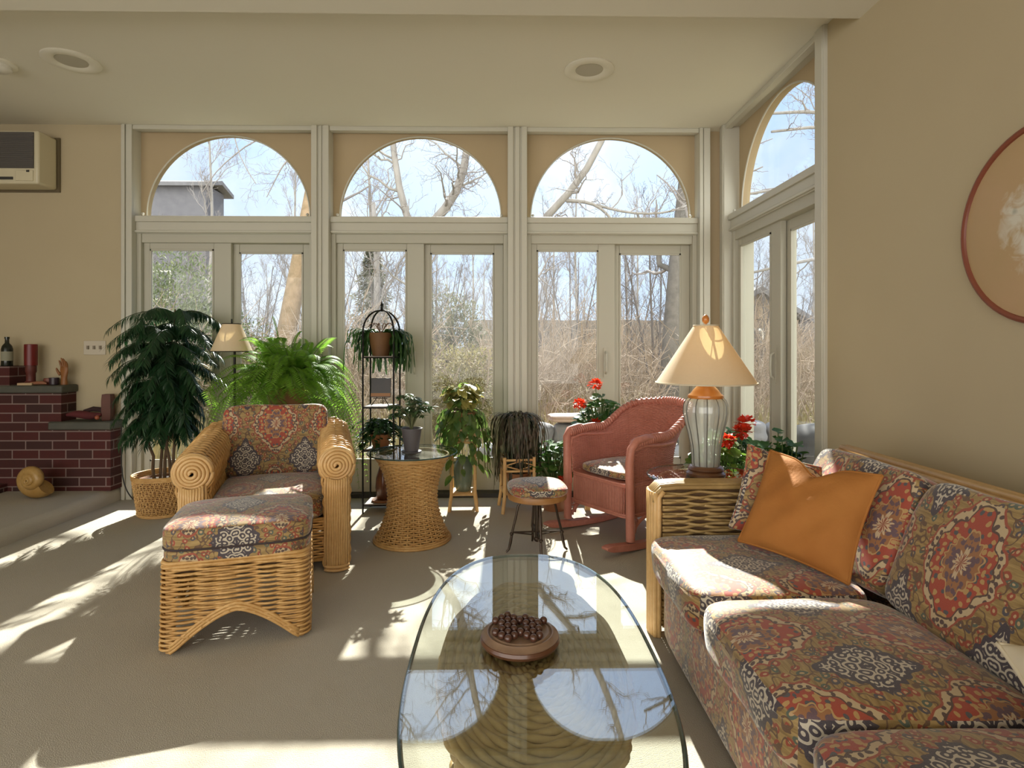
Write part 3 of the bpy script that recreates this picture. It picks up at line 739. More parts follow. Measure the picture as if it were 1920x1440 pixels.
# ------------------------------------------------------------------ sofa
def make_sofa():
    t = thing('wicker_sofa', 'long wicker sofa with paisley cushions along the plain tan wall', 'sofa', (0, 0, 0))
    y0, y1 = .52, 2.40
    weld(cushion(MB(), .40, (y1 - y0) / 2, .135, 14, 0, 24, c=(1.035, (y0 + y1) / 2, .165)).build('base', M['fabric'], t, uv='sofa', sharp=0))
    def arm(ya, yb, seed):
        m = MB(); c = MB()
        for yy, nrm in ((ya, -1), (yb, 1)):
            fn = slab_fn((.66, yy, .04), (.76, 0, 0), (0, 0, .56), (0, nrm, 0))
            weave(m, fn, 40, 90, 13, .008, .0066, bunch=1.0, dz=.0045, seed=seed, k=6)
        ym = (ya + yb) / 2
        # strands laid along the top, rounded over at the front
        for i in range(10):
            q = (i - 4.5) / 4.5; yy = ym + q * (yb - ya) * .5; zz = .615 + .014 * math.sqrt(max(0, 1 - q * q))
            m.tube([(1.42, yy, zz), (.72, yy, zz), (.655, yy, zz - .006), (.632, yy, zz - .03), (.628, yy, zz - .06)], .0095, 6)
        o = m.build('arm', M['wickerdk'], t, sharp=0)
        MB().box(.66, 1.42, ya + .012, yb - .012, .04, .61).build('arm_lining', M['shadecore'], o)
        p = MB()
        for i in range(7):
            yy = ya + (yb - ya) * i / 6
            p.tube(np.c_[np.full(8, .632 - .012 * math.sin(PI * i / 6)), np.full(8, yy), np.linspace(.004, .595, 8)], .0115, 8)
        p.tube([(.645, ya - .004, .004), (.645, ya - .004, .575), (.665, ya - .004, .60)], .011, 8)
        p.build('arm_post', M['rattan'], t, sharp=0)
    arm(2.40, 2.50, 3); arm(.39, .49, 8)
    m = MB()
    for xx, nrm in ((1.49, 1),):
        fn = slab_fn((xx, .40, .05), (0, 2.12, 0), (0, 0, .66), (nrm, 0, 0)); weave(m, fn, 50, 150, 40, .007, .0075, k=5)
    fn = slab_fn((1.45, .40, .05), (0, 2.12, 0), (0, 0, .66), (-1, 0, 0)); weave(m, fn, 50, 150, 40, .007, .0075, k=5)
    for ex, zz, r in ((1.452, .742, .014), (1.47, .758, .014), (1.492, .758, .014), (1.505, .74, .014)): m.tube([(ex, .38, zz), (ex, 2.51, zz)], r, 8)
    o = m.build('back_frame', M['rattan'], t, sharp=0)
    MB().box(1.455, 1.485, .40, 2.52, .04, .72).build('back_lining', M['shadecore'], o)
    for i in range(3):
        yc = 2.385 - .3025 - i * .605
        c = weld(cushion(MB(), .29, .30, .075, 6.5, .006 if i == 0 else .022, 20, c=(.875, yc, .365), lump=.003, seed=i).build('seat_cushion', M['fabric'], t, uv='sofa', sharp=0))
        p = MB(); q = resample(cpoly(.29, .30, 6.5) * .985, 60)
        p.tube(np.c_[q[:, 0] + .875, q[:, 1] + yc, np.full(60, .402)], .005, 6, closed=False)
        p.build('piping', M['fabric'], c, uv='sofa')
        b = cushion(MB(), .205, .30, .08, 7.5, .02, 20, lump=.004, seed=10 + i)
        # stand the cushion up and lean it on the back frame
        b.xf(rotm(0, -math.radians(66), 0), (1.285, yc, .585))
        c = weld(b.build('back_cushion', M['fabric'], t, uv='sofa', sharp=0))
    return t
make_sofa()

def pillow(name, label, mat, loc, R, sx, sy, th, n=26, uv=None, seed=1, dent=.0, piping=None):
    """Square scatter cushion: pinched corners, slack centre, creased cover. Local: face in xz, thickness along y."""
    rg = np.random.default_rng(seed); g = np.linspace(-1, 1, n + 1); a, b = np.meshgrid(g, g, indexing='ij')
    edge = (1 - a ** 2).clip(0) ** .55 * (1 - b ** 2).clip(0) ** .55
    pin = 1 - .07 * (1 - b ** 2) * a ** 4; pin2 = 1 - .07 * (1 - a ** 2) * b ** 4
    x = a * sx * pin; z = b * sy * pin2
    z = z - dent * np.exp(-(a / .28) ** 2) * np.clip((b + .3) / 1.3, 0, 1) ** 2
    wr = .006 * np.sin(a * 5 + b * 4 + 1) * np.sin(b * 6 - a * 2) + .004 * np.sin(9 * a - 7 * b)
    t_ = th * edge * (1 + .0 * wr) + wr * edge
    m = MB(); m.grid(np.stack([x, -t_ - .002, z], -1)); m.grid(np.stack([x, t_ + .002, z], -1)[::-1])
    e = np.concatenate([np.stack([x, 0 * x, z], -1)[i] for i in ((slice(None), 0), (-1, slice(None)), (slice(None, None, -1), -1), (0, slice(None, None, -1)))])
    m.tube(e, .005, 6, closed=True)
    m.xf(R)
    o = m.build(name, mat, None, uv=uv, sharp=0, loc=loc); tag(o, label, 'pillow'); return o
# leaning in the corner between the arm and the back cushions
pillow('throw_pillow', 'rust velvet throw pillow on the sofa seat, dented at its top edge', M['velvet'], (1.06, 2.03, .622), rotm(0, 0, math.radians(-60)) @ rotm(-math.radians(27), math.radians(3), 0), .205, .182, .062, dent=.05)
pillow('throw_pillow', 'paisley throw pillow tucked behind the rust velvet pillow against the wicker arm', M['fabric'], (1.10, 2.27, .60), rotm(0, 0, math.radians(-8)) @ rotm(-math.radians(12), math.radians(16), 0), .175, .165, .05, uv='box', seed=4)
pillow('throw_pillow', 'cream pillow on the sofa at the edge nearest the viewer', M['cream'], (1.125, 1.07, .535), rotm(0, 0, math.radians(-20)) @ rotm(-math.radians(72), 0, 0), .13, .11, .045, seed=6)

# ------------------------------------------------------------------ rocking chair
def make_rocker(loc, rz):
    t = thing('wicker_rocking_chair', 'rose painted wicker rocking chair by the window corner', 'rocking chair', loc, rz)
    RW = M['pinkwicker']
    def plan(u):                      # u in 0..1 from front-left arm round the back to front-right arm
        a = (u * 2 - 1) * PI / 2
        s = np.sign(np.sin(a)); x = .255 * s * np.abs(np.sin(a)) ** .62; y = -.25 + .52 * np.abs(np.cos(a)) ** .62
        return x, y
    uu = np.linspace(0, 1, 400); px_, py_ = plan(uu); d = np.r_[0, np.cumsum(np.hypot(np.diff(px_), np.diff(py_)))]; d /= d[-1]
    def pl(u):
        q = np.interp(u, d, uu); return plan(q)
    def top(u):
        c = np.abs(u * 2 - 1); s = np.clip((.62 - c) / .42, 0, 1); s = s * s * (3 - 2 * s)
        return .635 + .175 * s + .012 * np.cos(c * 9)
    def fn(u, v):
        x, y = pl(u); e = .004; x2, y2 = pl(np.clip(u + e, 0, 1)); x1, y1 = pl(np.clip(u - e, 0, 1))
        tx, ty = x2 - x1, y2 - y1; l = np.hypot(tx, ty) + 1e-9; nx, ny = -ty / l, tx / l
        zt = top(u); z = .375 + (zt - .375) * v; h = (z - .375)
        fl = .04 * (h / .27) ** 2 + .12 * np.clip(h - .2, 0, 1) ** 1.2 * np.clip(1.2 - np.abs(u * 2 - 1) * 1.6, 0, 1) * 2.0
        # outward is away from the seat centre
        sg = np.sign(nx * x + ny * (y)) ; sg[sg == 0] = 1
        return np.c_[x + nx * sg * fl, y + ny * sg * fl, z], np.c_[nx * sg, ny * sg, 0 * u]
    m = MB(); weave(m, fn, 50, 260, 70, .0045, .0038, k=4, v0=0, v1=.985); stakes(m, fn, 70, .0032, 12, k=5)
    b = m.build('woven_back', RW, t, sharp=0)
    sheet(MB(), fn, 90, 16, 0).build('woven_lining', RW, b)
    # thick braided rim
    r = MB(); u = np.linspace(0, 1, 120); P, N = fn(u, 1.0); P[:, 2] += .004
    r.tube(P, .02, 8)
    tt = np.linspace(0, 1, 1100); Pc = np.stack([np.interp(tt, u, P[:, i]) for i in range(3)], -1); Nc = np.stack([np.interp(tt, u, N[:, i]) for i in range(3)], -1)
    for ph in (0, PI):
        a = tt * 2 * PI * 38 + ph
        r.tube(Pc + Nc * (.0205 * np.cos(a))[:, None] + np.array([0, 0, 1]) * (.0205 * np.sin(a))[:, None], .0085, 6)
    r.build('braided_rim', RW, t, sharp=0)
    # skirt of upright canes round the seat
    def fs(u, v):
        q = rrect(.255, .265, .05, 6); O = resample(q, 160); s = np.linspace(0, 1, 160)
        x = np.interp(u, s, O[:, 0]); y = np.interp(u, s, O[:, 1])
        return np.c_[x, y, np.full(len(u), .19 + .19 * v)], np.c_[x, y, 0 * u] / .26
    k = MB(); stakes(k, fs, 150, .0052, 4, k=6); 
    for v in (0, .06, .94, 1.0): P, N = fs(np.linspace(0, 1, 100), v); k.tube(P, .0075, 6)
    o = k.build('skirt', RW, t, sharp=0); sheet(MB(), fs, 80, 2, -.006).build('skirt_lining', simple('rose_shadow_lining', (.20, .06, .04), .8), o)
    MB().box(-.245, .245, -.255, .25, .36, .385).build('seat_deck', RW, t)
    weld(cushion(MB(), .225, .235, .028, 5, .018, c=(0, -.01, .418)).build('seat_cushion', M['fabric'], t, uv='box', sharp=0))
    # arms: bent poles sweeping forward and down into the front legs
    for s in (-1, 1):
        P0, _ = fn(np.array([.5 + s * .47]), 1.0); P1, _ = fn(np.array([.5 + s * .36]), 1.0)
        x0 = s * .285
        a = MB()
        a.tube([(x0, -.265, .065), (x0, -.268, .30), (x0, -.272, .52), (x0 * 1.03, -.268, .60), (x0 * 1.06, -.235, .645), (x0 * 1.07, -.16, .66), (P1[0, 0], P1[0, 1], P1[0, 2])], [.027, .027, .026, .025, .024, .022, .018], 10)
        a.tube([(x0 * .93, -.262, .30), (x0 * .96, -.262, .52), (x0 * .99, -.235, .59), (x0 * 1.0, -.15, .61), (x0 * .98, .0, .60), (x0 * .93, .12, .60)], .013, 8)
        a.build('arm', RW, t, sharp=60)
        l = MB().tube([(s * .245, .225, .09), (s * .245, .225, .30), (s * .245, .23, .40)], .024, 10); l.build('rear_leg', RW, t)
        br = MB(); th = np.linspace(0, PI, 17)
        br.tube(np.c_[np.full(17, s * .27), -.015 + .205 * np.cos(th), .10 + .10 * np.sin(th)], .010, 8)
        br.tube(np.c_[np.full(17, s * .27), -.015 + .225 * np.cos(th), .075 + .115 * np.sin(th) + .01], .009, 8)
        # curl where the brace meets the front leg
        spiral(br, (s * .275, -.225, .165), Y_, Z_, .03, .006, 1.6, .006, n=40)
        br.build('leg_brace', RW, t, sharp=0)
        # rocker: flat curved runner
        yy = np.linspace(-.46, .50, 33); zz = .045 + .40 * (yy - .0) ** 2 * .42
        rk = MB(); W = .026; V = []
        for y, z in zip(yy, zz):
            e = .020 * min(1, (min(y + .46, .50 - y) + .02) / .06); V += [(s * .275 - W, y, z - e), (s * .275 + W, y, z - e), (s * .275 + W, y, z + e), (s * .275 - W, y, z + e)]
        idx = np.arange(33 * 4).reshape(33, 4); aa = idx[:-1]; bb = np.roll(aa, -1, 1); dd = idx[1:]; cc = np.roll(dd, -1, 1)
        rk.add(np.array(V) - np.array([0, 0, .024]), np.stack([aa, bb, cc, dd], -1).reshape(-1, 4), idx[:1, ::-1], idx[-1:])
        rk.build('rocker', RW, t, sharp=35, bevel=.004)
    MB().tube([(-.275, .26, .10), (.275, .26, .10)], .014, 8).build('stretcher', RW, t)
    return t
make_rocker((.815, 3.78, 0), math.radians(-57))

# ================================================================== TABLES, STOOL, LAMPS
def sellipse(rx, ry, e=2.0, n=96):
    a = np.linspace(0, 2 * PI, n + 1)[:-1]; c, s = np.cos(a), np.sin(a)
    return np.c_[rx * np.sign(c) * np.abs(c) ** (2 / e), ry * np.sign(s) * np.abs(s) ** (2 / e)]
def glass_top(outl, z, th, parent, name='glass_top'):
    g = MB().prism(outl, z, z + th).build(name, M['tableglass'], parent, sharp=30)
    c = outl * (1 - .0 / 1); n = len(outl)
    MB().tube(np.c_[c, np.full(n, z + th / 2)], th * .42, 6, closed=True).build('glass_edge', M['edgeglass'], g)
    return g

def make_coffee():
    t = thing('coffee_table', 'oval glass coffee table on a woven wicker drum base', 'coffee table', (.078, 1.495, 0))
    glass_top(sellipse(.300, .665, 2.6, 128), .418, .012, t)
    def rad(v): return 1 - .26 * math.sin(PI * min(1, v * .98 + .02)) ** 1.0
    fn = ring_fn(lambda v: sellipse(.228 * rad(v), .46 * (1 - (1 - rad(v)) * .5), 2.2, 90), lambda v: .01 + .385 * v)
    m = MB(); weave(m, fn, 22, 240, 40, .008, .0105, k=6); stakes(m, fn, 40, .006, 8)
    for s in np.linspace(.05, 1.0, 23):
        o = sellipse(.228 * s, .46 * s, 2.2, 80); a = np.arange(80) * 2 * PI / 80
        z = .398 + .004 * np.sin(a * 13 + s * 60) + .006 * math.sqrt(1 - (s * .98) ** 2)
        m.tube(np.c_[o, z], .0092, 6, closed=True)
    o = m.build('base', M['wickerdk'], t, sharp=0)
    c = MB(); sheet(c, fn, 60, 8, -.012); c.prism(sellipse(.22, .45, 2.2, 60), .375, .388); c.build('base_lining', M['shadecore'], o)
make_coffee()
t = thing('solitaire_board', 'round carved wooden game board standing on the glass coffee table', 'game board', (.047, 1.508, .4305))
MB().lathe([(.085, 0), (.098, .004), (.102, .012), (.100, .02), (.094, .022)], 64).build('plinth', M['darkwood'], t)
MB().lathe([(.098, .0205), (.099, .024), (.088, .029), (.085, .033), (.082, .033), (.080, .029), (.077, .031), (.074, .034), (.001, .034)], 64, cap0=False).build('board', M['boardwood'], t)
src = None
n_ = 0; mrb = random.Random(5)
for i in range(-3, 4):
    for j in range(-3, 4):
        if abs(i) > 1 and abs(j) > 1: continue
        if (i, j) in ((3, 1), (3, 0), (1, -3), (0, 0)): continue
        a = math.radians(45); s = .0222
        x, y = (i * math.cos(a) - j * math.sin(a)) * s, (i * math.sin(a) + j * math.cos(a)) * s
        if src is None:
            src = MB().ball((0, 0, 0), .0098, 16, 10).build('wooden_marble', M['marble']); o = src
        else:
            o = src.copy(); COL.objects.link(o)
        o.location = (.047 + x, 1.508 + y, .4305 + .034 + .0097); n_ += 1
        tag(o, 'dark brown wooden marble set out on the round game board', 'marble', 'marbles on the game board')

def make_side_table():
    t = thing('wicker_side_table', 'hourglass wicker side table with round glass top beside the armchair', 'side table', (-.555, 3.66, 0))
    def rad(v): return .145 + .078 * abs(2 * v - 1.04) ** 1.9
    fn = ring_fn(lambda v: sellipse(rad(v), rad(v), 2, 60), lambda v: .012 + .50 * v)
    m = MB(); weave(m, fn, 44, 200, 34, .006, .0066, bunch=.3, dz=.003); stakes(m, fn, 34, .0055, 12)
    for z, v in ((.008, 0), (.02, 0.01), (.512, 1.0), (.524, 1.0)): m.tube(np.c_[sellipse(rad(v) + .004, rad(v) + .004, 2, 60), np.full(60, z)], .0085, 6, closed=True)
    o = m.build('base', M['wicker'], t, sharp=0)
    c = MB(); sheet(c, fn, 40, 10, -.010); c.prism(sellipse(.2, .2, 2, 40), .508, .514); c.build('base_lining', M['shadecore'], o)
    glass_top(sellipse(.275, .275, 2, 96), .536, .010, t)
make_side_table()

t = thing('end_table', 'round glass end table under the glass lamp behind the sofa arm', 'end table', (1.0, 2.88, 0))
glass_top(sellipse(.275, .275, 2, 96), .553, .010, t)
fn = ring_fn(lambda v: sellipse(.15 + .06 * abs(2 * v - 1) ** 2, .15 + .06 * abs(2 * v - 1) ** 2, 2, 50), lambda v: .012 + .52 * v)
m = MB(); weave(m, fn, 40, 160, 30, .006, .007)
m.tube(np.c_[sellipse(.21, .21, 2, 50), np.full(50, .541)], .009, 6, closed=True)
o = m.build('base', M['wicker'], t, sharp=0); sheet(MB(), fn, 40, 8, -.01).build('base_lining', M['shadecore'], o)

def shade_mat():
    m, nt, b = new_mat('parchment_shade')
    tc = nt.nodes.new('ShaderNodeTexCoord'); n = noise(nt, tc.outputs['Object'], 90, 2)
    c = mixc(nt, n.outputs[0], (.76, .66, .50), (.70, .60, .43)); L(nt, c, b.inputs['Base Color']); b.inputs['Roughness'].default_value = .8
    tr = nt.nodes.new('ShaderNodeBsdfTranslucent'); tr.inputs[0].default_value = (.92, .66, .32, 1)
    mix = nt.nodes.new('ShaderNodeMixShader'); mix.inputs[0].default_value = .36
    L(nt, b.outputs[0], mix.inputs[1]); L(nt, tr.outputs[0], mix.inputs[2]); L(nt, mix.outputs[0], nt.nodes['Material Output'].inputs['Surface'])
    return m
M['shade'] = shade_mat()
t = thing('table_lamp', 'table lamp with ribbed glass body, orange turned neck and cream coolie shade', 'lamp', (1.0, 2.86, .5635))
MB().lathe([(.085, 0), (.092, .004), (.093, .016), (.082, .026), (.086, .034), (.080, .046), (.068, .052), (.001, .052)], 40, cap1=False).build('foot', M['darkwood'], t)
prof = np.array([(.064, .052), (.066, .07), (.067, .10), (.071, .15), (.083, .21), (.099, .27), (.106, .31), (.104, .345), (.094, .37), (.078, .385)])
s = np.linspace(0, 1, 34); ps = np.c_[np.interp(s, np.linspace(0, 1, len(prof)), prof[:, 0]), np.interp(s, np.linspace(0, 1, len(prof)), prof[:, 1])]
g = MB(); th = np.arange(96) * 2 * PI / 96; rr = 1 + .035 * np.abs(np.cos(th * 6)) ** 1.5 - .015
V = np.stack([ps[:, None, 0] * rr * np.cos(th), ps[:, None, 0] * rr * np.sin(th), ps[:, None, 1] + 0 * th], -1)
g.grid(np.concatenate([V, V[:, :1]], 1)); go = g.build('glass_body', M['lampglass'], t)
w_ = MB()
for i in range(12):
    a = (i + .5) * 2 * PI / 12 ; w_.tube(np.c_[ps[:, 0] * 1.0 * math.cos(a), ps[:, 0] * 1.0 * math.sin(a), ps[:, 1]], .0024, 6)
w_.build('glass_seam', simple('pewter_seam', (.16, .16, .15), .35, metal=.5), go)
MB().lathe([(.006, .05), (.006, .38)], 12).build('rod', simple('pewter_rod', (.3, .3, .28), .35, metal=.6), t)
MB().lathe([(.083, .378), (.086, .385), (.084, .395), (.07, .405), (.066, .412), (.055, .425), (.05, .43), (.034, .445), (.031, .47), (.04, .478), (.041, .49), (.032, .5), (.022, .515), (.001, .516)], 40).build('neck', M['orangewood'], t)
MB().lathe([(.006, .51), (.006, .745), (.012, .748), (.017, .757), (.018, .77), (.012, .782), (.005, .788), (.001, .789)], 16).build('finial', M['orangewood'], t)
def shade_mb(r0, r1, z0, z1, n=48):
    m = MB().lathe([(r0, z0), (r1, z1)], n, cap0=False, cap1=False)
    return m
sh = shade_mb(.238, .057, .455, .735).build('lamp_shade', M['shade'], t, sharp=0)
for nm, rr, z in (('bottom_binding', .238, .455), ('top_binding', .057, .735)):
    r = MB().tube(np.c_[sellipse(rr, rr, 2, 64), np.full(64, z)], .004, 6, closed=True)
    if z > .7:
        for a in (0, 2.09, 4.19): r.tube([(0, 0, .742), (.057 * math.cos(a), .057 * math.sin(a), .733)], .002, 5)
    r.build(nm, M['cream'], sh)

t = thing('floor_lamp', 'slim black floor lamp with small cream shade between palm and fern', 'floor lamp', (-1.815, 4.02, 0))
MB().lathe([(.12, 0), (.12, .012), (.1, .02), (.02, .03), (.001, .032)], 32).build('base', M['iron'], t)
MB().tube([(0, 0, .02), (0, 0, 1.22)], .008, 10).build('pole', M['iron'], t)
s = shade_mb(.132, .058, 1.165, 1.352).xf(None, (-.02, 0, 0)).build('lamp_shade', M['shade'], t, sharp=0)
r = MB()
for rr, z in ((.132, 1.165), (.058, 1.352)): r.tube(np.c_[sellipse(rr, rr, 2, 48), np.full(48, z)] + np.array([-.02, 0, 0]), .003, 6, closed=True)
r.tube([(-.02, 0, 1.34), (-.02, 0, 1.385)], .005, 8).tube([(0, 0, 1.21), (-.02, 0, 1.34)], .005, 6)
r.build('shade_fitter', M['iron'], s)

t = thing('piano_stool', 'round paisley-topped stool on thin twisted iron legs', 'stool', (.205, 3.42, 0), .1)
weld(cushion(MB(), .17, .17, .035, 3.2, .012, 18, c=(0, 0, .375)).build('seat_cushion', M['fabric'], t, uv='box', sharp=0))
MB().lathe([(.15, .31), (.172, .318), (.175, .335), (.170, .35), (.001, .352)], 48).build('seat_rim', simple('stool_oak', (.36, .18, .06), .4, (.30, .14, .045), 12, stretch=(1, 6, 1)), t)
for i in range(4):
    a = PI / 4 * 0 + i * PI / 2; c, s_ = math.cos(a), math.sin(a)
    P = [(.05, .305), (.09, .30), (.11, .27), (.125, .20), (.145, .12), (.155, .06), (.165, .02), (.18, .006)]
    l = MB().tube([(r_ * c, r_ * s_, z) for r_, z in P], [.006, .007, .007, .007, .0075, .009, .007, .006], 8)
    l.tube([(.02 * c, .02 * s_, .30), (.03 * c, .03 * s_, .15), (.02 * c, .02 * s_, .10), (.145 * c, .145 * s_, .118)], .0045, 6)
    l.ball((.148 * c, .148 * s_, .11), .012, 8, 6)
    l.build('leg', M['bronze'], t)
MB().tube([(0, 0, .07), (0, 0, .31)], .012, 10).ball((0, 0, .075), .018, 10, 8).build('screw', M['bronze'], t)
th = np.linspace(0, 2 * PI, 41)[:-1]
m = MB().tube([(-.145, 0, .118), (.145, 0, .118)], .005, 6).tube([(0, -.145, .118), (0, .145, .118)], .005, 6)
m.build('stretcher', M['bronze'], t)

# ------------------------------------------------------------------ iron plant stand with crossed arches
def make_etagere():
    t = thing('iron_plant_stand', 'tall black iron plant stand with crossed arches and finial', 'plant stand', (-.885, 4.32, 0), 0)
    c = [(-.11, -.10), (.11, -.10), (-.10, .10), (.12, .10)]
    for (x, y) in c: MB().tube([(x, y, 0), (x, y, 1.30)], .0065, 8).build('leg', M['iron'], t)
    th = np.linspace(0, PI, 25)
    for a, b in ((0, 3), (1, 2)):
        p, q = np.array(c[a]), np.array(c[b]); mid = (p + q) / 2
        P = np.c_[mid + np.outer(np.cos(th), (p - mid)), 1.30 + .165 * np.sin(th)]
        MB().tube(P, .0065, 8).build('arch', M['iron'], t)
    MB().lathe([(.008, 1.455), (.016, 1.465), (.009, 1.475), (.007, 1.495), (.012, 1.503), (.006, 1.515), (.001, 1.535)], 14, c=(.005, 0, 0)).build('finial', M['iron'], t)
    for z in (.065, .455, .765, 1.125):
        m = MB(); P = np.array([c[0], c[1], c[3], c[2]]); m.tube(np.c_[P, np.full(4, z - .006)], .0055, 6, closed=True)
        f = m.build('shelf_frame', M['iron'], t)
        MB().box(-.103, .112, -.094, .094, z - .004, z + .004).build('shelf_board', simple('shelf_slate', (.26, .22, .18), .6), f)
make_etagere()
t = thing('picture_tile', 'dark square tile leaning on a small easel on the iron plant stand', 'ornament', (-.88, 4.30, .7695))
R_ = rotm(-.16, 0, 0)
tile = MB().box(-.072, .072, -.006, .006, .0, .14).xf(R_, (0, -.02, .06)).build('tile', simple('dark_tile', (.018, .016, .018), .4, (.035, .025, .02), 8), t, bevel=.002)
MB().box(-.07, .07, -.0075, -.006, .006, .03).xf(R_, (0, -.02, .06)).build('painted_band', simple('amber_band', (.30, .13, .04), .5), tile)
e = MB()
for s_ in (-1, 1): e.tube([(s_ * .065, -.045, .002), (s_ * .03, -.03, .05), (s_ * .02, .012, .12)], .0035, 6)
e.tube([(0, .07, .002), (0, .014, .12)], .0035, 6).tube([(-.05, -.034, .054), (.05, -.034, .054)], .0035, 6)
e.build('easel', M['bronze'], t)
t = thing('brown_vase', 'tall dark brown vase on a saucer at the bottom of the iron plant stand', 'vase', (-.87, 4.315, .0695))
MB().lathe([(.075, 0), (.08, .006), (.082, .014), (.05, .012), (.001, .012)], 32).build('saucer', M['terracotta'], t)
MB().lathe([(.04, .0125), (.045, .02), (.055, .10), (.05, .17), (.032, .23), (.022, .26), (.028, .275), (.022, .272), (.001, .2)], 32).build('body', simple('brown_glaze', (.11, .04, .018), .25, (.06, .022, .012), 9), t)

# ------------------------------------------------------------------ rattan plant stands
def rattan_stand(name, label, loc, rz, wd, h, zs):
    t = thing(name, label, 'plant stand', loc, rz); k = wd / 2
    for sx in (-1, 1):
        for sy in (-1, 1): MB().tube([(sx * (k + .016), sy * (k + .016), 0), (sx * k, sy * k, .12), (sx * k, sy * k, h)], .013, 10).build('leg', M['rattan'], t)
    r = MB(); lo = MB()
    for z in (h - .02, h - .10, zs + .02):
        for a, b in (((-k, -k), (k, -k)), ((k, -k), (k, k)), ((k, k), (-k, k)), ((-k, k), (-k, -k))):
            (lo if z < h - .11 else r).tube([(*a, z), (*b, z)], .009, 8)
    for z in (h - .06,):
        for a, b in (((-k, -k), (k, -k)), ((k, -k), (k, k)), ((k, k), (-k, k)), ((-k, k), (-k, -k))):
            A, B = np.array(a), np.array(b)
            for s0, z0, s1, z1 in ((0, 0, .5, .03), (.5, .03, 1, 0), (0, .0, .5, -.03), (.5, -.03, 1, 0)): r.tube([(*(A + (B - A) * s0), z + z0), (*(A + (B - A) * s1), z + z1)], .005, 6)
    r.build('top_rail', M['rattan'], t, sharp=0); lo.build('lower_rail', M['rattan'], t, sharp=0)
    m = MB()
    for i in range(9): y = -k + wd * (i + .5) / 9; m.box(-k - .006, k + .006, y - wd / 20, y + wd / 20, zs + .024, zs + .034)
    m.build('lower_shelf', M['rattan'], t, bevel=.002)
    return t
rattan_stand('rattan_plant_stand', 'taller honey rattan plant stand between side table and window', (-.285, 4.36, 0), .05, .17, .60, .10)
MB().box(-.09, .09, -.09, .09, .585, .597).build('top_shelf', M['rattan'], bpy.data.objects['rattan_plant_stand'])
rattan_stand('rattan_plant_stand', 'short honey rattan plant stand holding the drooping cactus', (.115, 4.33, 0), .12, .215, .40, .12)
t = thing('green_jug', 'grey-green glazed jug on the lower shelf of the taller rattan stand', 'jug', (-.285, 4.355, .1345))
gl = simple('sage_glaze', (.12, .17, .13), .22, (.19, .23, .17), 10, coat=.3)
MB().lathe([(.05, 0), (.055, .01), (.068, .08), (.072, .15), (.064, .20), (.05, .225), (.054, .24), (.048, .236), (.001, .12)], 36).build('body', gl, t)
a = np.linspace(-.2, PI + .2, 17); MB().tube(np.c_[-.064 - .0 * a, np.zeros(17), np.zeros(17)] + np.c_[-.036 * np.sin(a), 0 * a, .15 + .055 * np.cos(a)], .008, 8).build('handle', gl, t)

# ================================================================== HOUSE PLANTS
def leaf_tpl(W=.5, n=5, fold=.12, droop=.0, heart=False, bluntness=.75):
    """Leaf along +y from 0 to 1, folded about its midrib. Returns V, F."""
    s = np.linspace(0, 1, n); w = W / 2 * np.sin(PI * np.clip(s, .0, 1) ** bluntness) ** (.8)
    if heart: w = W / 2 * np.array([.55, 1.0, .95, .62, .02]) if n == 5 else w
    w[-1] = .004; w[0] = max(w[0], .01)
    z = -droop * s ** 2; y = s.copy()
    V = []
    for i in range(n):
        back = -.10 if (heart and i == 0) else 0
        V += [(-w[i], y[i] + back, z[i] + fold * w[i]), (0, y[i], z[i]), (w[i], y[i] + back, z[i] + fold * w[i])]
    F = []
    for i in range(n - 1):
        a = 3 * i; F += [(a, a + 1, a + 4, a + 3), (a + 1, a + 2, a + 5, a + 4)]
    return np.array(V), np.array(F)
def frames(D, N):
    D = np.asarray(D, float); D /= np.linalg.norm(D, axis=1, keepdims=True) + 1e-9
    S = np.cross(D, N); S /= np.linalg.norm(S, axis=1, keepdims=True) + 1e-9
    U = np.cross(S, D); return np.stack([S, D, U], axis=-1)
def put_leaves(m, tpl, P, D, N, size):
    Mx = frames(D, N) * np.asarray(size, float).reshape(-1, 1, 1); m.scatter(tpl[0], tpl[1], Mx, np.asarray(P))
def pot(parent, r0, r1, h, mat, z=0, name='pot', c=(0, 0)):
    MB().lathe([(r0, z), (r0 * 1.02, z + .004), (r1, z + h), (r1 + .006, z + h), (r1 + .006, z + h + .004), (r1 - .004, z + h + .004), (r1 - .012, z + h - .02), (.001, z + h - .022)], 36, c=(c[0], c[1], 0), cap1=False).build(name, mat, parent)
    MB().lathe([(r1 - .008, z + h - .021), (.001, z + h - .012)], 24, c=(c[0], c[1], 0), cap0=False, cap1=False).build('soil', M['soil'], parent)

# ---- dark drooping palm-like conifer in a cane basket
t = thing('potted_palm', 'tall dark green drooping palm in an open-weave cane basket beside the fireplace', 'potted plant', (-2.43, 4.27, 0))
k = MB()
def bfn(u, v):
    a = u * 2 * PI; r = .165 + .035 * v; return np.c_[r * np.cos(a), r * np.sin(a), np.full(len(u), .012 + .262 * v)], np.c_[np.cos(a), np.sin(a), 0 * a]
weave(k, bfn, 20, 170, 52, .0045, .0034, k=5)
vs = np.linspace(0, 1, 9)
for sgn in (-1, 1):
    for i in range(44):
        u = i / 44 + sgn * .07 * vs; r = .165 + .035 * vs; k.tube(np.c_[r * np.cos(u * 2 * PI), r * np.sin(u * 2 * PI), .012 + .262 * vs], .0032, 5)
for z, r in ((.008, .165), (.018, .168), (.275, .2), (.285, .202), (.262, .199)): k.tube(np.c_[sellipse(r, r, 2, 60), np.full(60, z)], .0065, 6, closed=True)
bk = k.build('basket', M['wicker'], t, sharp=0)
MB().lathe([(.145, .01), (.18, .25), (.17, .25), (.16, .235), (.001, .24)], 32).build('liner_pot', M['terracotta'], t)
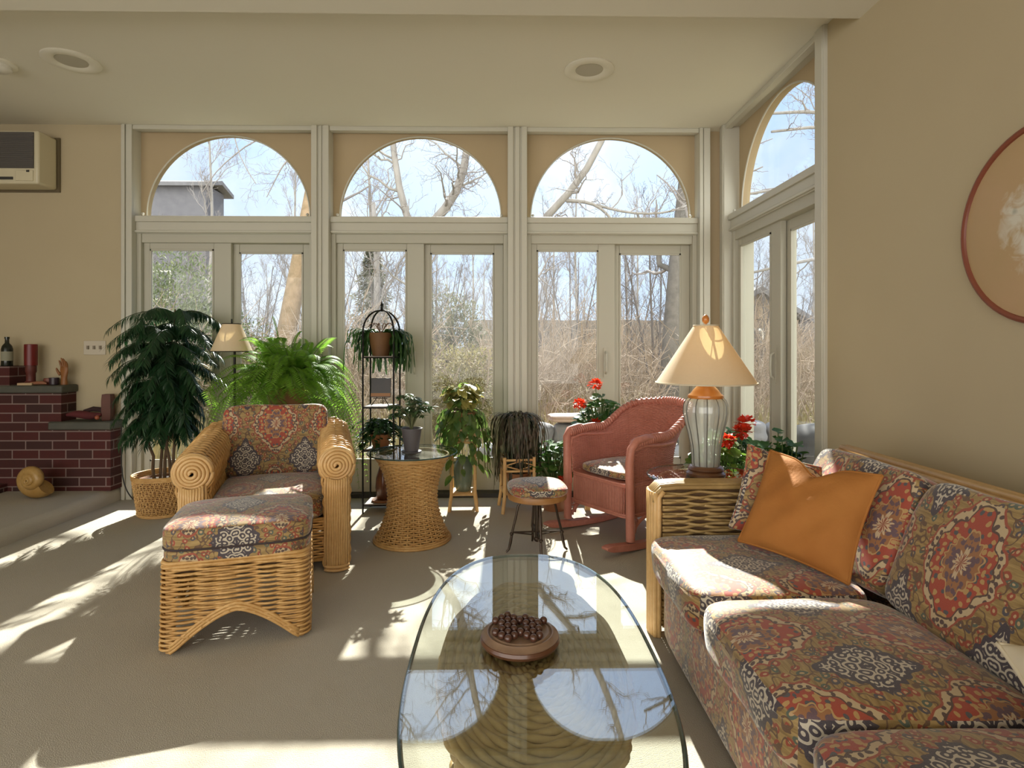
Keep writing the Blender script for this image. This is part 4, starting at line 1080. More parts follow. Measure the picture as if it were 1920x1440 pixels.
MB().lathe([(.158, .238), (.001, .246)], 24, cap0=False, cap1=False).build('soil', M['soil'], t)
pr_ = random.Random(21); tr = MB(); br_ = MB(); lf = MB(); TPL = leaf_tpl(.12, 4, .2, .25)
trunks = []
for (bx, by, tx, ty, h) in ((.0, .0, .06, .03, 1.47), (.03, .03, -.05, -.03, 1.36), (-.04, .02, .0, .06, 1.15), (.05, -.03, .13, -.02, .95), (-.06, -.02, -.14, .0, .95)):
    P = np.array([(bx + (tx - bx) * s, by + (ty - by) * s, .235 + (h - .235) * s) for s in np.linspace(0, 1, 9)]); P[1:-1, :2] += np.array([[pr_.uniform(-.012, .012), pr_.uniform(-.012, .012)] for _ in range(7)])
    tr.tube(P, np.linspace(.012, .005, 9), 7); trunks.append(P)
LP, LD, LN, LS = [], [], [], []
for ti, P in enumerate(trunks):
    top = P[-1, 2]
    lev = [z for z in np.arange(top, max(.62, top - .85), -.13)]
    for zi, z in enumerate(lev):
        x0 = np.interp(z, P[:, 2], P[:, 0]); y0 = np.interp(z, P[:, 2], P[:, 1])
        nb = 7 if ti < 2 else 5
        for bi in range(nb):
            az = bi * 2 * PI / nb + zi * 1.3 + ti + pr_.uniform(-.25, .25); Lb = pr_.uniform(.27, .42) * (1 if z > 1.0 else .70) * (1 if ti < 2 else .72) * (.72 if zi == 0 and ti else 1.0)
            s = np.linspace(0, 1, 9); rise = pr_.uniform(.02, .09) if zi else pr_.uniform(.03, .07)
            ca, sa = math.cos(az), math.sin(az)
            q = np.c_[x0 + ca * Lb * s, y0 + sa * Lb * s, z - .03 + rise * np.sin(s * 2.0) - .16 * s ** 2.6]
            q[:, 1] = np.minimum(q[:, 1], .34)
            br_.tube(q, np.linspace(.0035, .0015, 9), 4)
            nl = 40
            for li in range(nl):
                f = .12 + .88 * li / (nl - 1); p = np.array([np.interp(f, s, q[:, i]) for i in range(3)])
                for sd in (-1, 1):
                    out = np.array([ca * .55 - sd * sa * .75, sa * .55 + sd * ca * .75, -pr_.uniform(.35, 1.25)])
                    LP.append(p); LD.append(out); LN.append((ca * .5, sa * .5, 1.0)); LS.append(pr_.uniform(.075, .135) * (1 - .35 * f))
put_leaves(lf, TPL, LP, np.array(LD), np.array(LN), LS)
tr.build('stem', simple('palm_stem', (.10, .06, .03), .8), t); 
fo = lf.build('foliage', leafmat('dark_palm_leaf', (.008, .035, .012), (.016, .06, .018), 14, .18, .42), t, sharp=0, flat=True)
br_.build('twig', simple('palm_twig', (.03, .05, .02), .7), t)

# ---- big bright fern on a pedestal behind the armchair
t = thing('potted_fern', 'large bright green arching fern on a pedestal behind the armchair', 'potted plant', (-1.52, 4.20, 0))
MB().lathe([(.14, 0), (.14, .02), (.05, .05), (.035, .12), (.035, .55), (.06, .60), (.15, .625), (.15, .645), (.001, .645)], 32).build('pedestal', M['darkwood'], t)
pot(t, .10, .145, .26, M['terracotta'], z=.645)
fr = MB(); rc = MB(); PT = leaf_tpl(.19, 3, .15, .12); pr_ = random.Random(5); LP, LD, LN, LS = [], [], [], []
for i in range(190):
    az = i * 2.39996 + pr_.uniform(-.2, .2); inner = i / 190; Lf = pr_.uniform(.42, .80) * (1.0 - .15 * inner); el = math.radians(15 + 66 * inner + pr_.uniform(-14, 12))
    s = np.linspace(0, 1, 30); drop = pr_.uniform(.75, 1.3) * Lf * (1.15 - .55 * inner)
    rad = Lf * math.cos(el) * s * 1.15 + .02 + .07 * pr_.random() * inner; z = .90 + Lf * math.sin(el) * s * 1.25 - drop * s ** 2.2
    ca, sa = math.cos(az), math.sin(az); bend = pr_.uniform(-.12, .12)
    x = rad * ca - bend * s ** 2 * sa * Lf * 2; y = np.clip(rad * sa + bend * s ** 2 * ca * Lf * 2, -.62, .40)
    q = np.c_[.60 * np.tanh(x / .56), np.maximum(y, -.20 - 1.5 * np.clip(z - .80, 0, 1)), z]; rc.tube(q, np.linspace(.003, .001, 30), 4)
    T = np.gradient(q, axis=0); T /= np.linalg.norm(T, axis=1, keepdims=True)
    npn = 38
    for j in range(npn):
        f = .10 + .90 * j / (npn - 1); p = np.array([np.interp(f, s, q[:, c]) for c in range(3)]); tg = np.array([np.interp(f, s, T[:, c]) for c in range(3)])
        side = np.cross(tg, (0, 0, 1.)); side /= np.linalg.norm(side) + 1e-6; nn = np.cross(side, tg)
        ln = (.047 * math.sin(PI * (.12 + .85 * f)) ** .7 + .008) * (1 + .1 * pr_.random())
        for sd in (-1, 1): LP.append(p); LD.append(sd * side + .28 * tg + np.array([0, 0, -.22])); LN.append(nn); LS.append(ln)
put_leaves(fr, PT, LP, np.array(LD), np.array(LN), LS)
fr.build('fronds', leafmat('fern_leaf', (.15, .33, .03), (.27, .47, .06), 7, .58, .5), t, sharp=0, flat=True)
rc.build('frond_rib', simple('fern_rib', (.10, .16, .03), .6), t)

def pendants(m, n, c, r0, z0, seed, reach=(.06, .16), drop=(.15, .4), width=.02, rise=.05, seg=8, gap=0.0, squash=1.0):
    """Flat jointed cactus stems: up, out and hanging down."""
    rg = random.Random(seed)
    for i in range(n):
        az = i * 2.39996 + rg.uniform(-.3, .3); R = rg.uniform(*reach); az = az if not gap or abs((az + PI / 2 + PI) % (2 * PI) - PI) > gap else az + PI * .6; Dp = rg.uniform(*drop); ca, sa = math.cos(az), math.sin(az) * squash
        nn = seg * 3 + 1; s = np.linspace(0, 1, nn); up = rise * rg.uniform(.6, 1.2)
        rad = r0 * rg.random() + R * np.sin(np.minimum(s * 2.2, PI / 2)); z = z0 + up * np.sin(np.minimum(s * 3.2, PI)) - Dp * np.clip(s - .25, 0, 1) ** 1.25 * 1.4
        w = width * (.35 + .65 * np.abs(np.sin(s * seg * PI))) * (1 - .25 * s)
        wob = .016 * np.sin(s * rg.uniform(4, 10) + i) * s; rad = rad + .014 * np.sin(s * rg.uniform(3, 8) + i * 2) * s
        P = np.c_[c[0] + rad * ca - wob * sa, c[1] + rad * sa + wob * ca, z]
        tw = rg.uniform(-.6, .6) + az; side = np.array([-math.sin(tw), math.cos(tw), 0])
        a = P - side * w[:, None] / 2; b = P + side * w[:, None] / 2; mid = P + np.array([ca, sa, .2]) * .003
        m.grid(np.stack([a, mid, b], 1))

# ---- trailing cactus in a pot, top of iron stand
t = thing('potted_cactus', 'green trailing cactus in a brown pot on top of the iron plant stand', 'potted plant', (-.885, 4.31, 1.1297))
pot(t, .058, .092, .165, simple('brown_planter', (.16, .075, .022), .6, (.11, .05, .018), 7))
m = MB(); pendants(m, 170, (0, 0), .05, .15, 31, (.07, .21), (.05, .30), .024, .055, 6, gap=.75, squash=.8)
m.build('foliage', leafmat('cactus_leaf', (.02, .07, .012), (.045, .11, .022), 18, .15), t, sharp=0)
m = MB(); rg = random.Random(2)
for i in range(9):
    az = rg.uniform(0, 6.3); s = np.linspace(0, 1, 8); m.tube(np.c_[.10 * s * np.cos(az), .08 * s * np.sin(az), .15 + .09 * np.sin(s * 2.4)], .0035, 5)
m.build('stem', simple('dry_stem', (.16, .10, .07), .8), t)
# ---- bushy ivy-like plant on the third shelf
t = thing('trailing_plant', 'dark leafy trailing plant on the lower shelf of the iron stand behind the armchair', 'potted plant', (-.885, 4.31, .4597))
pot(t, .055, .08, .10, M['terracotta'])
m = MB(); st = MB(); rg = random.Random(8); LP, LD, LN, LS = [], [], [], []
for i in range(60):
    az = i * 2.4; R = rg.uniform(.06, .24); s = np.linspace(0, 1, 10); q = np.c_[R * s * math.cos(az), R * s * math.sin(az) * .7, .10 + .13 * np.sin(s * 2.6) * rg.uniform(.4, 1.1) - rg.uniform(.0, .17) * s ** 2]
    st.tube(q, .0018, 4)
    for f in np.linspace(.3, 1, 9):
        p = np.array([np.interp(f, s, q[:, c]) for c in range(3)]); a2 = az + rg.uniform(-1.4, 1.4)
        LP.append(p); LD.append((math.cos(a2), math.sin(a2), rg.uniform(-.7, .3))); LN.append((rg.uniform(-.3, .3), rg.uniform(-.3, .3), 1)); LS.append(rg.uniform(.03, .055))
put_leaves(m, leaf_tpl(.62, 5, .15, .2), LP, np.array(LD), np.array(LN), LS)
m.build('foliage', leafmat('dark_ivy', (.015, .05, .014), (.03, .085, .025), 20, .2), t, sharp=0, flat=True); st.build('stem', simple('green_stem', (.05, .08, .02), .7), t)
# ---- small plant in a grey pot on the glass side table
t = thing('potted_houseplant', 'small bushy plant in a plain grey pot on the glass side table', 'potted plant', (-.555, 3.62, .5465))
MB().lathe([(.058, 0), (.062, .006), (.06, .010), (.001, .01)], 32).build('saucer', simple('grey_pot', (.075, .07, .075), .5), t)
pot(t, .042, .062, .135, simple('grey_pot_glaze', (.085, .078, .085), .5), z=.0105)
m = MB(); st = MB(); rg = random.Random(12); LP, LD, LN, LS = [], [], [], []
for i in range(46):
    az = i * 2.4; R = rg.uniform(.03, .135); H = rg.uniform(.10, .21) * (1.25 - R * 2.6); s = np.linspace(0, 1, 8)
    q = np.c_[R * s ** 1.2 * math.cos(az), R * s ** 1.2 * math.sin(az), .13 + H * np.sin(s * 1.75)]
    st.tube(q, .0025, 5)
    for f, nl in ((1, 6), (.8, 3)):
        p = np.array([np.interp(f, s, q[:, c]) for c in range(3)])
        for j in range(nl):
            a2 = az + j * 2 * PI / nl + rg.random(); LP.append(p); LD.append((math.cos(a2), math.sin(a2), rg.uniform(-.45, .2))); LN.append((0, 0, 1.)); LS.append(rg.uniform(.03, .048))
put_leaves(m, leaf_tpl(.46, 5, .15, .25), LP, np.array(LD), np.array(LN), LS)
m.build('foliage', leafmat('glossy_leaf', (.045, .10, .03), (.11, .18, .075), 25, .3, .3), t, sharp=0, flat=True); st.build('stem', simple('pale_stem', (.13, .14, .06), .7), t)
# ---- variegated trailing plant on the taller rattan stand
t = thing('variegated_plant', 'yellow and green broad-leaved trailing plant on the taller rattan stand', 'potted plant', (-.285, 4.36, .5975))
pot(t, .065, .088, .11, M['terracotta'])
rg = random.Random(14); A = MB(); Bm = MB(); st = MB(); la, lb = ([], [], [], []), ([], [], [], [])
for i in range(70):
    az = i * 2.4; up = i < 36; R = rg.uniform(.05, .17) if up else rg.uniform(.13, .21); s = np.linspace(0, 1, 10)
    if up: q = np.c_[R * s * math.cos(az), R * s * math.sin(az) * .8, .10 + rg.uniform(.10, .23) * np.sin(s * 2.0)]
    else: q = np.c_[R * np.sin(s * 1.6) * math.cos(az), R * np.sin(s * 1.6) * math.sin(az) * .75, .11 + .06 * np.sin(s * 3.1) - rg.uniform(.1, .46) * s ** 2]
    q[:, 1] = np.minimum(q[:, 1], .22)
    st.tube(q, .003, 5)
    for f in np.linspace(.45, 1, 6):
        p = np.array([np.interp(f, s, q[:, c]) for c in range(3)]); a2 = az + rg.uniform(-.9, .9)
        dst = la if (up and rg.random() < .7) else lb
        dst[0].append(p); dst[1].append((math.cos(a2), math.sin(a2), rg.uniform(-1.1, .1) if up else rg.uniform(-2.2, -.6))); dst[2].append((math.cos(az) * .6, math.sin(az) * .6, 1.0)); dst[3].append(rg.uniform(.05, .085))
tp = leaf_tpl(.70, 5, .12, .18, heart=True)
put_leaves(A, tp, la[0], np.array(la[1]), np.array(la[2]), la[3]); put_leaves(Bm, tp, lb[0], np.array(lb[1]), np.array(lb[2]), lb[3])
A.build('yellow_leaves', leafmat('croton_leaf', (.55, .48, .16), (.24, .24, .06), 16, .5, .4), t, sharp=0, flat=True)
Bm.build('green_leaves', leafmat('pothos_leaf', (.06, .15, .03), (.18, .26, .06), 14, .5, .4), t, sharp=0, flat=True); st.build('stem', simple('vine_stem', (.12, .13, .04), .7), t)
# ---- drooping brown-green cactus in the short stand
t = thing('drooping_cactus', 'limp brown-green cactus spilling over the short rattan stand', 'potted plant', (.115, 4.33, .1545))
pot(t, .06, .085, .115, M['terracotta'])
m = MB(); pendants(m, 190, (0, 0), .04, .49, 77, (.03, .19), (.10, .46), .020, .08, 9, squash=.85)
m.build('foliage', leafmat('wilted_cactus', (.035, .05, .018), (.10, .065, .045), 16, .12, .5), t, sharp=0)
m = MB(); rg = random.Random(3)
for i in range(30):
    az = rg.uniform(0, 6.3); r_ = rg.uniform(.01, .05); m.tube([(r_ * math.cos(az), r_ * math.sin(az), .10), (r_ * 1.2 * math.cos(az + .3), r_ * 1.2 * math.sin(az + .3), .3), (r_ * 1.4 * math.cos(az + .5), r_ * 1.4 * math.sin(az + .5), .53)], .005, 5)
m.build('stem', simple('cactus_stem', (.06, .05, .03), .8), t)

# ---- geraniums
def gleaf(n=12):
    a = np.linspace(.35, 2 * PI - .35, n); r = .5 * (1 + .10 * np.cos(a * 5)); V = [(0, 0, 0)] + [(r[i] * math.sin(a[i]), -r[i] * math.cos(a[i]) , .10 + .04 * math.cos(a[i] * 3)) for i in range(n)]
    F = [(0, i, i + 1, i + 1) for i in range(1, n)]
    return np.array(V), np.array([(0, i, i + 1) for i in range(1, n)])
GL = gleaf()
GM = leafmat('geranium_leaf', (.035, .115, .02), (.10, .22, .045), 12, .4, .5)
GM2 = leafmat('lime_leaf', (.13, .24, .03), (.24, .34, .07), 14, .45, .5)  # lighter yellow-green leaf of the lime plant
FM = leafmat('red_petal', (.62, .030, .012), (.75, .07, .02), 30, .35, .5)
def petal_ball(m, c, r, rg, n=70):
    P = []; D = []
    for i in range(n):
        v = np.array([rg.gauss(0, 1), rg.gauss(0, 1), rg.gauss(0, 1) * .8 + .4]); v /= np.linalg.norm(v); P.append(np.array(c) + v * r * rg.uniform(.45, .8) * np.array([1, 1, .75])); D.append(v + np.array([rg.gauss(0, .5), rg.gauss(0, .5), rg.gauss(0, .5)]))
    put_leaves(m, leaf_tpl(.9, 4, .1, .2), P, np.array(D), np.tile((.1, .2, 1.), (n, 1)), np.full(n, r * .62))
def geranium(name, label, loc, seed, H, R, n, flowers, potr=.10, leafs=(.05, .085), mat=None, ymax=.3, zbias=1.0):
    t = thing(name, label, 'potted plant', loc); rg = random.Random(seed); pot(t, potr * .72, potr, potr * 1.7, M['terracotta'])
    z0 = potr * 1.6; m = MB(); st = MB(); LP, LD, LN, LS = [], [], [], []
    for i in range(n):
        az = i * 2.4; rr = R * math.sqrt((i + .5) / n); h = H * (1 - .55 * (rr / R) ** 2) * rg.uniform(.35, 1.0) ** (.6 * zbias); s = np.linspace(0, 1, 7)
        q = np.c_[rr * s ** .8 * math.cos(az), np.minimum(rr * s ** .8 * math.sin(az), ymax), z0 + h * s]
        st.tube(q, .003, 5); LP.append(q[-1]); a2 = az + rg.uniform(-.8, .8)
        LD.append((math.cos(a2), math.sin(a2), rg.uniform(-.5, .3))); LN.append((rg.uniform(-.5, .5), rg.uniform(-.7, .3), 1.)); LS.append(rg.uniform(*leafs))
    put_leaves(m, GL, LP, np.array(LD), np.array(LN), LS)
    m.build('foliage', mat or GM, t, sharp=0, flat=True); st.build('stem', simple('geranium_stem', (.09, .14, .04), .7), t)
    for (x, y, z, r_) in flowers:
        f = MB(); petal_ball(f, (x, y, z), r_, rg); fl = f.build('flower', FM, t, sharp=0, flat=True)
        MB().tube([(x * .4, y * .4, z0 + .1), (x * .9, y * .9, z - .08), (x, y, z - r_ * .3)], .003, 5).build('flower_stalk', simple('stalk', (.10, .16, .05), .7), fl)
    return t
bench = thing('plant_bench', 'low slatted wooden bench under the geraniums behind the rocking chair', 'bench', (.80, 4.42, 0))
m = MB()
for i in range(4): m.box(-.20, .20, -.15 + i * .077, -.085 + i * .077, .28, .30)
m.build('seat_slats', M['rattan'], bench, bevel=.003)
for sx in (-.17, .17):
    for sy in (-.12, .12): MB().box(sx - .018, sx + .018, sy - .018, sy + .018, 0, .28).build('leg', M['rattan'], bench)
geranium('potted_geranium', 'tall geranium with three red flower heads behind the rocking chair arm', (.74, 4.36, .301), 41, .40, .19, 120,
         [(-.045, -.03, .615, .05), (-.165, -.05, .475, .046), (-.07, -.14, .335, .05)], ymax=.2)
geranium('potted_fuchsia', 'low dark-leaved plant with a single small red bloom low beside the rocking chair', (.39, 4.32, 0), 43, .34, .18, 110, [(.03, -.17, .26, .026)], potr=.11, ymax=.25)
geranium('potted_geranium', 'dark green geranium with two red flower heads under the side window', (1.46, 3.76, 0), 47, .50, .24, 200,
         [(.09, -.06, .71, .058), (.03, -.16, .67, .055)], potr=.13, ymax=.3)
geranium('potted_geranium', 'lime green plant with a single red flower head behind the end table', (1.27, 3.38, 0), 51, .50, .22, 210, [(-.0, -.10, .665, .045)], potr=.12, mat=GM2)
geranium('potted_geranium', 'leafy green plant without flowers beside the sofa end by the wall', (1.53, 3.19, 0), 57, .56, .185, 230, [], potr=.11, ymax=.3)

# ================================================================== THE YARD OUTSIDE
def at(px, py, Y):
    """World point at depth Y seen along the line of sight of a photograph pixel."""
    c, s = math.cos(math.radians(1)), math.sin(math.radians(1)); dx = (px - 960) / 1100
    t = Y / (c - dx * s); return np.array([t * (dx * c + s), Y, 1.19 + (652 - py) / 1100 * t])
GZ = -.16
def ground_mat():
    m, nt, b = new_mat('winter_lawn'); tc = nt.nodes.new('ShaderNodeTexCoord'); Ex.nt = nt
    n = noise(nt, tc.outputs['Object'], .7, 5, .65); n2 = noise(nt, tc.outputs['Object'], 14, 4, .7)
    c = mixc(nt, Ex.op('MULTIPLY_ADD', Ex(n.outputs[0]), 4.0, -1.5, clamp=True), (.21, .17, .105), (.17, .165, .075))
    c = mixc(nt, Ex.op('MULTIPLY_ADD', Ex(n2.outputs[0]), 3.0, -1.0, clamp=True), c, (.25, .205, .145))
    L(nt, c, b.inputs['Base Color']); b.inputs['Roughness'].default_value = 1; b.inputs['Specular IOR Level'].default_value = .1
    bump(nt, b, n2.outputs[0], .6, .05); return m
gx = np.linspace(-45, 45, 61); gy = np.linspace(FY + .2, 75, 61); A, B = np.meshgrid(gx, gy, indexing='ij')
Hh = .12 * np.sin(A * .5 + 1) * np.sin(B * .35) + .02 * np.clip(B - 12, 0, 60)
Hh *= np.clip((B - FY - .2) / 4, 0, 1)
m = MB().grid(np.stack([A, B, GZ + Hh], -1)[:, ::1]); m.F = [f[:, ::-1] for f in m.F]
m.merge(MB().add([(FX + .2, -4, GZ), (45, -4, GZ), (45, FY + .2, GZ), (FX + .2, FY + .2, GZ)], [(0, 1, 2, 3)]))
struct(m.build('ground', ground_mat(), sharp=0), 'tan winter lawn outside the glass doors', 'ground')

BARK = simple('grey_bark', (.32, .30, .285), .9, (.24, .225, .21), 5, bumps=.5, bscale=18, stretch=(3, 3, .6))
BARKB = simple('brown_ivy_bark', (.36, .26, .17), .95, (.22, .16, .09), 9, bumps=.8, bscale=30)
TWIG = simple('bare_twig', (.27, .245, .235), .9)  # grey tone stands in for distance haze on the branches
TWIGB = simple('pinkish_brush', (.40, .32, .25), .95, (.27, .215, .165), 2)
class Tree:
    def __init__(s, seed): s.r = np.random.default_rng(seed); s.b = {0: [], 1: [], 2: [], 3: [], 4: []}
    def limb(s, pts, r0, r1, level=0, n=9):
        P = np.asarray(pts, float); d = np.r_[0, np.cumsum(np.linalg.norm(np.diff(P, axis=0), axis=1))]; q = np.linspace(0, d[-1], n)
        # smooth through the given points
        C = np.stack([np.interp(q, d, P[:, i]) for i in range(3)], -1); C[1:-1] = (C[:-2] + 2 * C[1:-1] + C[2:]) / 4
        s.b[level].append((C, np.linspace(r0, r1, n))); return C
    def sprout(s, C, r0, r1, level, count, ln, up=.35, spread=.9, f0=.25, top=4, shrink=.55, dirbias=None):
        for k in range(count):
            f = f0 + (1 - f0) * (k + s.r.random()) / count; i = min(int(f * (len(C) - 1)), len(C) - 2); p = C[i] + (C[i + 1] - C[i]) * (f * (len(C) - 1) - i)
            T = C[i + 1] - C[i]; T = T / (np.linalg.norm(T) + 1e-9)
            v = s.r.normal(size=3); v -= T * v.dot(T); v /= np.linalg.norm(v) + 1e-9
            D = T * .55 + v * spread + np.array([0, 0, up])
            if dirbias is not None: D = D + np.asarray(dirbias)
            D /= np.linalg.norm(D); n = 7; l_ = ln * s.r.uniform(.6, 1.2) * (1.1 - .5 * f)
            bend = s.r.normal(size=3) * .35; q = np.linspace(0, 1, n)[:, None]
            w = s.r.normal(size=(n, 3)) * (.018 if level < 2 else .035) * l_; w[0] = 0
            P = p + D * l_ * q + bend * l_ * q ** 2 * .6 + np.array([0, 0, .12 * l_]) * q ** 2 + w
            rr = (r0 + (r1 - r0) * f) * .6; s.b[level].append((P, np.linspace(rr, rr * .35, n)))
            if level < top: s.sprout(P, rr, rr * .35, level + 1, max(3, int(count * .75)), l_ * shrink, up * .8, spread, .2, top, shrink)
    def meshes(s):
        big, small = MB(), MB()
        for lv, lst in s.b.items():
            for k in set(len(p) for p, _ in lst):
                P = np.array([p for p, _ in lst if len(p) == k]); R = np.array([r for p, r in lst if len(p) == k])
                (big if lv <= 1 else small).tubes(P, np.maximum(R, .0022), (10, 7, 5, 4, 3)[lv], caps=lv < 2)
        return big, small
    def build(s, name, label, bark=None, twig=None, base=None, group=None, cat='tree'):
        big, small = s.meshes(); b = np.array(base if base is not None else s.b[0][0][0][0])
        t = thing(name, label, cat, b, group=group)
        big.xf(None, -b).build('trunk', bark or BARK, t, sharp=0)
        if small.n: small.xf(None, -b).build('branches', twig or TWIG, t, sharp=0)
        return t
def foot(p): return np.array([p[0], p[1], GZ - .05])

T = Tree(1); p = [foot(at(515, 760, 11)), at(532, 650, 11), at(552, 545, 11), at(573, 440, 11), at(590, 340, 11), at(620, 200, 11.3)]
C = T.limb(p, .20, .13, n=12); T.sprout(C, .2, .12, 1, 6, 2.2, f0=.55, top=3, dirbias=(-.2, 0, .2))
for pts in ([at(592, 330, 11), at(545, 245, 10.8), at(470, 265, 10.6), at(405, 320, 10.5), at(380, 360, 10.5)], [at(604, 270, 11), at(520, 190, 10.6), at(410, 215, 10.3), at(335, 290, 10.2)],
            [at(618, 205, 11.3), at(520, 130, 10.6), at(430, 215, 10.4), at(450, 300, 10.3), at(480, 345, 10.3)], [at(600, 290, 11), at(560, 280, 10.9), at(530, 310, 10.8), at(500, 370, 10.8)]):
    q = T.limb(pts, .022, .007, 2, n=14); T.sprout(q, .013, .006, 3, 11, .75, f0=.15, top=4, up=-.1, spread=1.0)
T.build('leaning_tree', 'thick leaning brown trunk seen through the glass door behind the fern', BARKB)
T = Tree(2); base = [foot(at(788, 800, 9)), at(786, 640, 9), at(783, 520, 9), at(781, 450, 9)]
C0 = T.limb(base, .13, .11)
A1 = T.limb([C0[-1], at(760, 408, 9), at(744, 330, 9.1), at(735, 262, 9.2), at(728, 160, 9.4), at(735, 60, 9.6)], .060, .035)
A2 = T.limb([C0[-1], at(818, 412, 9), at(855, 370, 8.9), at(872, 318, 8.8), at(876, 260, 8.7), at(900, 150, 8.6)], .08, .04)
for q, n_ in ((A1, 7), (A2, 8)): T.sprout(q, .04, .02, 1, n_ + 3, 1.2, f0=.2, top=3, up=.15, spread=1.1)
T.sprout(C0, .05, .03, 1, 6, 1.4, f0=.5, top=3)
for q in (A1, A2): T.sprout(q, .025, .015, 2, 9, .8, f0=.1, top=4, spread=1.2, up=.1)
T.build('forked_tree', 'forked bare tree filling the middle arched window')
T = Tree(3); base = [foot(at(930, 790, 7.5)), at(948, 640, 7.5), at(975, 480, 7.5), at(1010, 412, 7.4), at(1060, 376, 7.3), at(1098, 325, 7.2), at(1130, 262, 7.1), at(1160, 190, 7), at(1180, 100, 7)]
C = T.limb(base, .075, .03, n=16)
B1 = T.limb([at(1062, 376, 7.3), at(1105, 378, 7.2), at(1128, 390, 7.2), at(1150, 414, 7.2), at(1168, 450, 7.2)], .026, .012, 1)
B2 = T.limb([at(1118, 384, 7.2), at(1160, 396, 7.2), at(1210, 402, 7.2), at(1262, 397, 7.2), at(1300, 380, 7.3)], .018, .010, 1)
for q in (B1, B2): T.sprout(q, .016, .009, 2, 7, .55, f0=.15, top=4, up=.4)
T.sprout(C, .04, .02, 2, 10, .8, f0=.35, top=4, spread=1.0)
T.build('slanting_tree', 'thin bare tree slanting across the arched window above the rocking chair')
T = Tree(4); C = T.limb([foot(at(1255, 790, 10)), at(1262, 640, 10), at(1272, 500, 10), at(1286, 380, 10), at(1298, 250, 10), at(1315, 60, 10)], .21, .13, n=12)
T.sprout(C, .12, .08, 1, 9, 1.8, f0=.3, top=3, dirbias=(-.35, 0, 0))
T.build('straight_tree', 'big dark trunk at the door edge behind the table lamp', simple('dark_bark', (.20, .18, .16), .95, (.13, .12, .105), 8, bumps=.7, bscale=22))
T = Tree(5); C = T.limb([foot((7.6, 9.5, 0)), (7.4, 9.4, 2.5), (7.3, 9.3, 5), (7.0, 9.2, 8)], .2, .1)
for zz, y2 in ((2.3, 8.0), (2.9, 7.2), (3.4, 8.4), (3.9, 7.4), (4.4, 8.2), (5.0, 7.6)):
    q = T.limb([(7.35, 9.35, zz), (5.8, 8.9, zz + .25), (4.4, y2, zz + .15), (3.2, y2 - .5, zz - .15)], .05, .015, 1); T.sprout(q, .03, .012, 2, 8, .9, f0=.3, top=4, up=.05)
T.build('side_yard_tree', 'bare spreading tree outside the side window')
T = Tree(6); C = T.limb([foot(at(700, 780, 15)), at(704, 640, 15), at(708, 540, 15), at(706, 470, 15), at(700, 380, 15)], .12, .06, n=10)
T.sprout(C, .07, .04, 1, 9, 2.0, f0=.4, top=3, up=.5)
T.build('bare_tree', 'dark branching bare tree behind the iron plant stand')

# distant bare trees: four grown, the rest are copies
protos = []
k_ = 0
def far_tree(i):
    T = Tree(100 + i); h = 7.5; C = T.limb([(0, 0, -.1), (.1, 0, 2), (-.05, .1, 4.2), (.1, 0, h)], .075, .02)
    T.sprout(C, .045, .02, 1, 11, 1.7, f0=.25, top=4, up=.9, spread=.6); return T
rg = random.Random(4)
LBL = 'slim bare tree among others far beyond the yard'
spots = []
for _ in range(4000):
    Y = rg.uniform(19.5, 44); X = rg.uniform(-.82, .62) * Y; k = rg.uniform(.75, 1.3)
    if (X > -3.5 and abs(Y - 21.5) < 2.3) or (X < -10.5 and Y < 36) or (X > 5 and 17 < Y < 29): continue
    if all(math.hypot(X - a, Y - b) > 2.1 * (k + c) * .8 for a, b, c in spots): spots.append((X, Y, k))
    if len(spots) == 46: break
for i, (X, Y, k) in enumerate(spots):
    if i < 4: t = far_tree(i).build('far_tree', LBL, base=(0, 0, 0), group='bare trees far beyond the yard'); protos.append(t)
    else:
        s0 = protos[i % 4]; t = s0.copy(); COL.objects.link(t)
        for ch in list(s0.children):
            c = ch.copy(); COL.objects.link(c); c.parent = t
    t.location = (X, Y, GZ); t.rotation_euler = (0, 0, rg.uniform(0, 6.3)); t.scale = (k, k, k * rg.uniform(.9, 1.15))

# many-stemmed saplings standing in the brush
def sapling(i):
    T = Tree(200 + i)
    for j in range(4):
        a = j * 1.6 + i; dx, dy = math.cos(a), math.sin(a); C = T.limb([(dx * .05, dy * .05, -.05), (dx * .22, dy * .2, 1.1), (dx * .45 , dy * .4, 2.3), (dx * .8, dy * .6, 3.6)], .026, .010, n=9)
        T.sprout(C, .02, .010, 2, 8, .95, f0=.3, top=4, up=.6, spread=.75)
    return T
DT = simple('dark_twig', (.15, .135, .13), .9)
protos = []; sp_ = []
for _ in range(3000):
    Y = rg.uniform(11.5, 17.5); X = rg.uniform(-.62, .52) * Y
    if all(math.hypot(X - a, Y - b) > 1.75 for a, b in sp_): sp_.append((X, Y))
    if len(sp_) == 22: break
for i, (X, Y) in enumerate(sp_):
    if i < 3: t = sapling(i).build('bare_sapling', 'many-stemmed bare sapling standing in the brown brush', base=(0, 0, 0), twig=DT, bark=DT, group='bare saplings in the brush'); protos.append(t)
    else:
        t = protos[i % 3].copy(); COL.objects.link(t)
        for ch in list(protos[i % 3].children):
            c = ch.copy(); COL.objects.link(c); c.parent = t
    t.location = (X, Y, GZ); t.rotation_euler = (0, 0, rg.uniform(0, 6.3)); k = rg.uniform(.75, 1.15); t.scale = (k, k, k)

